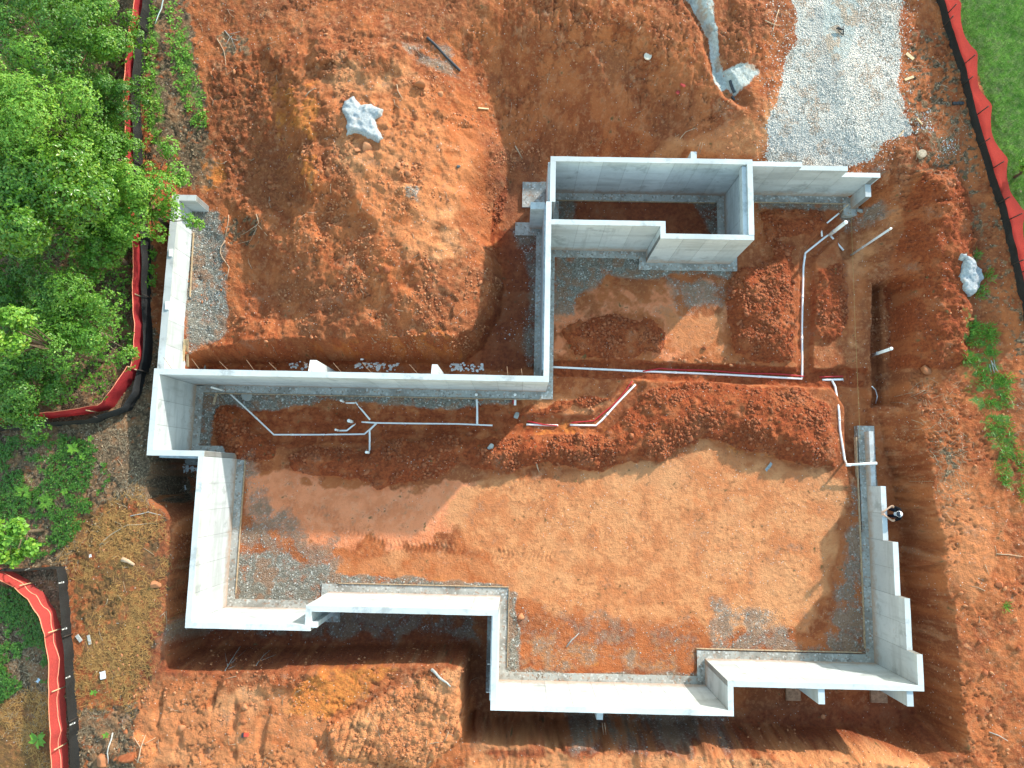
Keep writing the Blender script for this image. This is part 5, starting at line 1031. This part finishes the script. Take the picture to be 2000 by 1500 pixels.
twigs('twig on the brown rim west of the corner walls', 'twigs on the west rim', [(210,830),(310,850),(330,1000),(320,1350),(200,1400),(180,1000)], 2.35, 24, 873, M_TWIG); twigs('twig on the south diggings', 'twigs on the south diggings', [(200,1330),(650,1300),(900,1300),(900,1500),(200,1500)], 2.3, 22, 874, M_TWIG); twigs('twig on the litter between the drive and the lawn', 'twigs beside the drive', [(1765,90),(1840,90),(1920,340),(1790,340)], 1.9, 16, 875)
twigs('thin root on the slope above the boxed room', 'roots on the upper slope', [(900,0),(1500,0),(1450,240),(1050,280)], 2, 12, 876); twigs('dry twig on the bare east bank', 'twigs on the east bank', [(1790,750),(1900,760),(1990,1000),(1990,1490),(1900,1400),(1830,1000)], 2.1, 16, 877, M_TWIG)
# pine straw and fallen leaves
def strands(nm, label, weight, n, L0, L1, w, mat, seed):
    rs = np.random.RandomState(seed + 5000); xy = pick(weight, n, seed); a = rs.uniform(0, 6.28, n); L = rs.uniform(L0, L1, n); d = np.c_[np.cos(a), np.sin(a)] * L[:, None] * .5; s = np.c_[-np.sin(a), np.cos(a)] * w; z0 = HZA(*(xy - d).T) + .012 + rs.rand(n) * .03; z1 = HZA(*(xy + d).T) + .012 + rs.rand(n) * .05
    V = np.stack([np.c_[xy - d - s, z0], np.c_[xy - d + s, z0], np.c_[xy + d + s, z1], np.c_[xy + d - s, z1]], 1).reshape(-1, 3); o = link(bpy.data.objects.new(nm, nmesh(nm, V, np.arange(n * 4).reshape(-1, 4), mat))); return tag(o, label, nm.replace('_', ' '), kind='stuff')
strands('pine_straw', 'orange brown pine straw mulch beside the lower fences', M_STRAW * sstep(.35, .6, NF), 9000, .08, .22, .006, claymat('pine_straw', (.24, .110, .035), (.54, .29, .09), (.40, .19, .06)), 881)
strands('dry_grass', 'dry brown grass and root hairs on the rim of the pit', np.clip(M_LITTER, 0, 1) * (Y < 3.2) * sstep(.4, .6, NF) + .8 * wl_ + .5 * inside([(15.4, 4), (16.5, 4), (16.6, 0), (15.6, -1)], .3), 5200, .10, .30, .005, claymat('dry_grass', (.17, .12, .07), (.42, .32, .20), (.26, .18, .11)), 883)
rs = np.random.RandomState(885); n = 3200; xy = pick(np.clip(M_LITTER, 0, 1) * sstep(.35, .55, NF), n, 886); b0 = np.c_[xy, HZA(*xy.T) + .02]; a = rs.uniform(0, 6.28, n); LL = rs.uniform(.05, .11, n)
V, F = leaves_arrays(b0, unit(np.c_[np.cos(a), np.sin(a), rs.normal(0, .2, n)]), unit(np.c_[rs.normal(0, .3, (n, 2)), np.ones(n)]), LL, LL * .6); o = link(bpy.data.objects.new('leaf_litter', nmesh('leaf_litter', V, F, claymat('dead_leaf', (.16, .10, .055), (.44, .32, .19), (.28, .17, .09))))); tag(o, 'fallen brown leaves covering the wood edge', 'leaf litter', kind='stuff')
# boards
def board(label, px0, px1, w, t=.03, mat=None, lift=.03, grp=None):
    a = G(*px0); b = G(*px1); d = (b - a); L = d.length; o = mobj('board', *boxv(-L / 2, L / 2, -w / 2, w / 2, 0, t), mat or M_PLANK); o.location = (a + b) / 2 + Vector((0, 0, lift)); o.rotation_euler = (0, -math.asin(max(-1, min(1, d.z / max(L, .01)))), math.atan2(d.y, d.x)); return tag(o, label, 'board', grp)
board('short pale board end beside the drive, upper one', (1769, 105), (1783, 117), .12); board('short pale board end beside the drive, lower one', (1766, 157), (1783, 151), .10); board('thin pale lath lying where the drive meets the litter', (1790, 232), (1800, 244), .05); board('brown lath near the end of the drive', (1754, 268), (1764, 256), .05, mat=M_STAKE)
board('board leaning in the corner of the garage trench, left one', (365, 664), (362, 706), .09, lift=.15); board('board leaning in the corner of the garage trench, right one', (371, 664), (368, 716), .09, lift=.22, mat=M_STAKE); board('long thin board along the foot of the garage wall', (379, 455), (372, 580), .05, mat=M_STAKE, lift=.02); board('scrap board on the floor by the west wall', (418, 790), (424, 768), .10, mat=M_BOARD); board('pale scrap of wood on the mound edge', (934, 212), (954, 214), .05)
board('grey scrap board on pine straw, left one', (151, 1240), (160, 1252), .12, mat=M_GREYW); board('grey scrap board on pine straw, right one', (174, 1240), (178, 1258), .10, mat=M_GREYW)
# loose objects
def onwall(label, px, py, z, sx, sy, h, mat, nm, cat):
    x, y = W(px, py, z); o = box(nm, (-sx / 2, sx / 2, -sy / 2, sy / 2, 0, h), mat); o.location = (x, y, z); o.rotation_euler = (0, 0, .05); return tag(o, label, cat)
M_FOAM = plain('white_foam', (.78, .77, .74), .8, .2, .08, 20)
onwall('white block on the garage wall top, nearer the long wall', 327, 597, 2.802, .13, .3, .05, M_FOAM, 'white_block', 'block'); onwall('white block on the garage wall top, under the branches', 334, 494, 2.802, .12, .28, .05, M_FOAM, 'white_block', 'block')
def cyl(nm, label, px, py, r, h, mat, cat, n=20, dz=0):
    g = G(px, py, dz); o = mobj(nm, *tubev([(0, 0, -.02), (0, 0, h * .85), (0, 0, h)], [r, r, r * .94], n), mat); o.location = g; return tag(o, label, cat)
cyl('bucket_lid', 'round pale bucket lid lying on the upper slope', 1265, 110, .15, .03, plain('pale_lid', (.62, .52, .40), .5, .4, .15, 8), 'lid'); cyl('tree_stump', 'sawn round log end standing beside the drive litter', 1797, 303, .17, .18, plain('sawn_wood', (.42, .32, .22), .85, .2, .3, 12), 'log')
def corr(label, pts, r, nm='drain_hose'):
    P = [G(*p, r * .6) for p in pts]; o0 = P[0].copy(); out = []; rad = []
    for a, b in zip(P[:-1], P[1:]):
        k = max(2, int((b - a).length / .03))
        for i in range(k): out.append(a.lerp(b, i / k) - o0); rad.append(r * (1 if (len(rad) // 2) % 2 else .86))
    out.append(P[-1] - o0); rad.append(r); o = mobj(nm, *tubev(out, rad, 12), M_BLACKP, None, False); o.location = o0; return tag(o, label, 'hose')
corr('black corrugated drain hose lying on top of the mound', [(834, 74), (850, 88), (872, 112), (899, 139)], .055); corr('short black corrugated hose in the washed out gully', [(1425, 158), (1429, 172), (1434, 182)], .06); corr('black hose end just below the gully hose', [(1429, 189), (1434, 196)], .05); corr('short straight black pipe piece beside the right silt fence', [(1859, 203), (1880, 203)], .07)
hb = empty('rubber_boot', G(1640, 58)); g0 = hb.location.copy(); bp = G(1638, 60, .12) - g0; v = rockv(I1v, np.random.RandomState(3), .03, .8) * np.array([.17, .12, .14]); mobj('shell', [tuple(q + np.array(bp)) for q in v], [tuple(q) for q in I1f], M_BLACKP, hb, True)
tube('strap', [G(1644, 55, .15) - g0, G(1645, 63, .10) - g0, G(1647, 70, .03) - g0], .022, M_BLACKP, hb, 6); tube('strap', [G(1635, 63, .10) - g0, G(1641, 66, .06) - g0, G(1645, 69, .03) - g0], .018, M_BLACKP, hb, 6); hb.name = 'black_bag'; tag(hb, 'small black bag with straps dropped on the silty driveway stone', 'bag')
M_SCR = plain('red_scrap', (.55, .07, .04), .6); sc_ = empty('litter_scrap', G(483, 1434)); boxes = box('red_piece', (-.08, .06, -.05, .06, .02, .12), M_SCR, sc_); box('black_piece', (-.17, -.085, -.09, .05, .01, .09), M_BLACKP, sc_); tag(sc_, 'red and black plastic scrap on the south diggings', 'scrap')
for lab, px, py, w, h, m in [('white plastic scrap on the ground near pine straw', 203, 1318, .20, .26, M_FOAM), ('bright orange rag on the upper slope, higher one', 1333, 168, .12, .2, M_ORNET2), ('bright orange rag on the upper slope, lower one', 1323, 182, .14, .16, M_ORNET2), ('white paper scrap in the pit beside the western jog', 355, 952, .2, .07, M_FOAM), ('small grey plastic sheet on the sunny floor edge', 1500, 912, .4, .12, plain('grey_sheet', (.28, .29, .28), .6, .3, .2)), ('white scrap on the straw beside the lower sapling', 179, 1085, .10, .10, M_FOAM), ('pale blue scrap behind the lower red netting', 77, 1328, .14, .10, plain('pale_blue_plastic', (.5, .6, .66), .5))]:
    g = G(px, py, .015); rs = np.random.RandomState(px); v = []; f = []
    for j in range(4):
        for i in range(4): v.append(((i / 3 - .5) * w + rs.normal(0, .01), (j / 3 - .5) * h + rs.normal(0, .01), .03 + rs.rand() * .05))
    f = [(j * 4 + i, j * 4 + i + 1, j * 4 + i + 5, j * 4 + i + 4) for j in range(3) for i in range(3)]; o = mobj('litter_scrap', v, f, m, None, True); o.location = g; o.rotation_euler = (0, 0, rs.rand() * 3); tag(o, lab, 'scrap')
stick('pale green painted stake leaning beside the upper silt fence', [(324, -8), (318, 20), (306, 50)], .03, plain('pale_green_stake', (.42, .50, .46), .7), 'stake', lift=.12, cat='stake')

# ------------------------------------------------------------------ the person leaning on the low stepped wall
def person():
    gx_, gy_ = 14.42, -1.03; gz = HZ(gx_, gy_); th = empty('person', (gx_, gy_, gz)); wz = 1.085 - gz
    Vt = []; E_ = []; Rd = []
    def v(x, y, z, r, link_=None):
        Vt.append((x, y, z)); Rd.append(r); 
        if link_ is not None: E_.append((link_, len(Vt) - 1))
        return len(Vt) - 1
    pel = v(.06, 0, .93, .135); wst = v(.0, 0, 1.08, .125, pel); ch = v(-.10, 0, 1.26, .15, wst); up = v(-.17, 0, 1.40, .11, ch); nk = v(-.215, 0, 1.47, .055, up); hd = v(-.26, 0, 1.54, .075, nk); h2 = v(-.285, 0, 1.61, .095, hd); h3 = v(-.30, 0, 1.67, .08, h2)
    nose = v(-.385, 0, 1.585, .016, hd)
    for s in (-1, 1):
        hp = v(.06, .10 * s, .88, .10, pel); kn = v(.03, .12 * s, .48, .062, hp); an = v(.09, .13 * s, .09, .045, kn); he = v(.10, .13 * s, .04, .04, an); to = v(-.10, .15 * s, .03, .035, he)
        sh = v(-.14, .185 * s, 1.37, .072, ch); el = v(-.30, .28 * s, wz + .06, .045, sh); wr = v(-.52, .12 * s, wz + .05, .030, el); pm = v(-.58, .07 * s, wz + .045, .033, wr)
        for j, (fy, fl) in enumerate(((-.028, .065), (-.010, .078), (.010, .072), (.028, .055))):
            k1 = v(-.62, .05 * s + fy, wz + .042, .010, pm); k2 = v(-.62 - fl * .55, .045 * s + fy, wz + .034, .009, k1); v(-.62 - fl, .04 * s + fy, wz + .02, .008, k2)
        t1 = v(-.575, (.07 - .045) * s, wz + .04, .011, pm); v(-.61, (.07 - .075) * s, wz + .03, .009, t1)
    me_ = bpy.data.meshes.new('body'); me_.from_pydata(Vt, E_, []); ob = bpy.data.objects.new('body', me_); COL.objects.link(ob); md = ob.modifiers.new('Skin', 'SKIN'); md.use_smooth_shade = True; ob.modifiers.new('Sub', 'SUBSURF').levels = 1
    for i, d_ in enumerate(me_.skin_vertices[0].data): d_.radius = (Rd[i], Rd[i]); d_.use_root = (i == pel)
    dg = bpy.context.evaluated_depsgraph_get(); fin = bpy.data.meshes.new_from_object(ob.evaluated_get(dg)); bpy.data.objects.remove(ob)
    skin = plain('skin', (.55, .33, .22), .6, .3); shirt = plain('black_shirt', (.010, .010, .012), .85, .1); jeans = plain('dark_trousers', (.03, .035, .055), .85, .1, .2, 20); shoe = plain('brown_boot', (.10, .06, .035), .7)
    fin.materials.clear()
    for m in (skin, shirt, jeans, shoe): fin.materials.append(m)
    for p in fin.polygons:
        c = p.center; q = 0
        if c.z < .1: q = 3
        elif c.z < .98 and c.x > -.2: q = 2
        elif c.z < 1.46 and c.x > -.27 and not (abs(c.y) > .245 and c.z < wz + .12): q = 1
        p.material_index = q; p.use_smooth = True
    fin.name = 'body'; b = link(bpy.data.objects.new('body', fin), th)
    # cap: pale crown with dark front and brim
    bm = bmesh.new(); bmesh.ops.create_uvsphere(bm, u_segments=20, v_segments=10, radius=.115); bmesh.ops.delete(bm, geom=[q for q in bm.verts if q.co.z < -.02], context='VERTS'); cm = bpy.data.meshes.new('cap'); bm.to_mesh(cm); bm.free()
    cm.materials.append(plain('white_cap', (.80, .80, .82), .8)); cm.materials.append(plain('navy_cap_front', (.03, .04, .06), .8))
    for p in cm.polygons: p.material_index = 1 if (p.center.x < .015 and p.center.x ** 2 + p.center.y ** 2 < .012) else 0; p.use_smooth = True
    cap = link(bpy.data.objects.new('cap', cm), th); cap.location = (-.285, 0, 1.66); cap.rotation_euler = (0, -.25, 0)
    bv = [(-.09, -.075, 0), (-.09, .075, 0), (-.17, .06, -.01), (-.19, 0, -.008), (-.17, -.06, -.01)]; bv += [(x, y, z + .008) for x, y, z in bv]
    br = mobj('brim', bv, [(4, 3, 2, 1, 0), (5, 6, 7, 8, 9)] + [(i, (i + 1) % 5, 5 + (i + 1) % 5, 5 + i) for i in range(5)], plain('grey_brim', (.35, .35, .36), .8), cap)
    for s in (-1, 1):
        e = mobj('eye', [tuple(q * .012 + np.array([-.355, .033 * s, 1.615])) for q in I0v], [tuple(q) for q in I0f], plain('eye', (.05, .04, .03), .3), b); mobj('ear', [tuple(q * np.array([.022, .010, .032]) + np.array([-.275, .10 * s, 1.60])) for q in I0v], [tuple(q) for q in I0f], skin, b)
    mobj('mouth', *tubev([(-.352, -.025, 1.545), (-.36, 0, 1.543), (-.352, .025, 1.545)], .006, 5), plain('lips', (.40, .16, .13), .5), b)
    tag(th, 'person in a black shirt and pale cap leaning on the low stepped wall', 'person')
person()
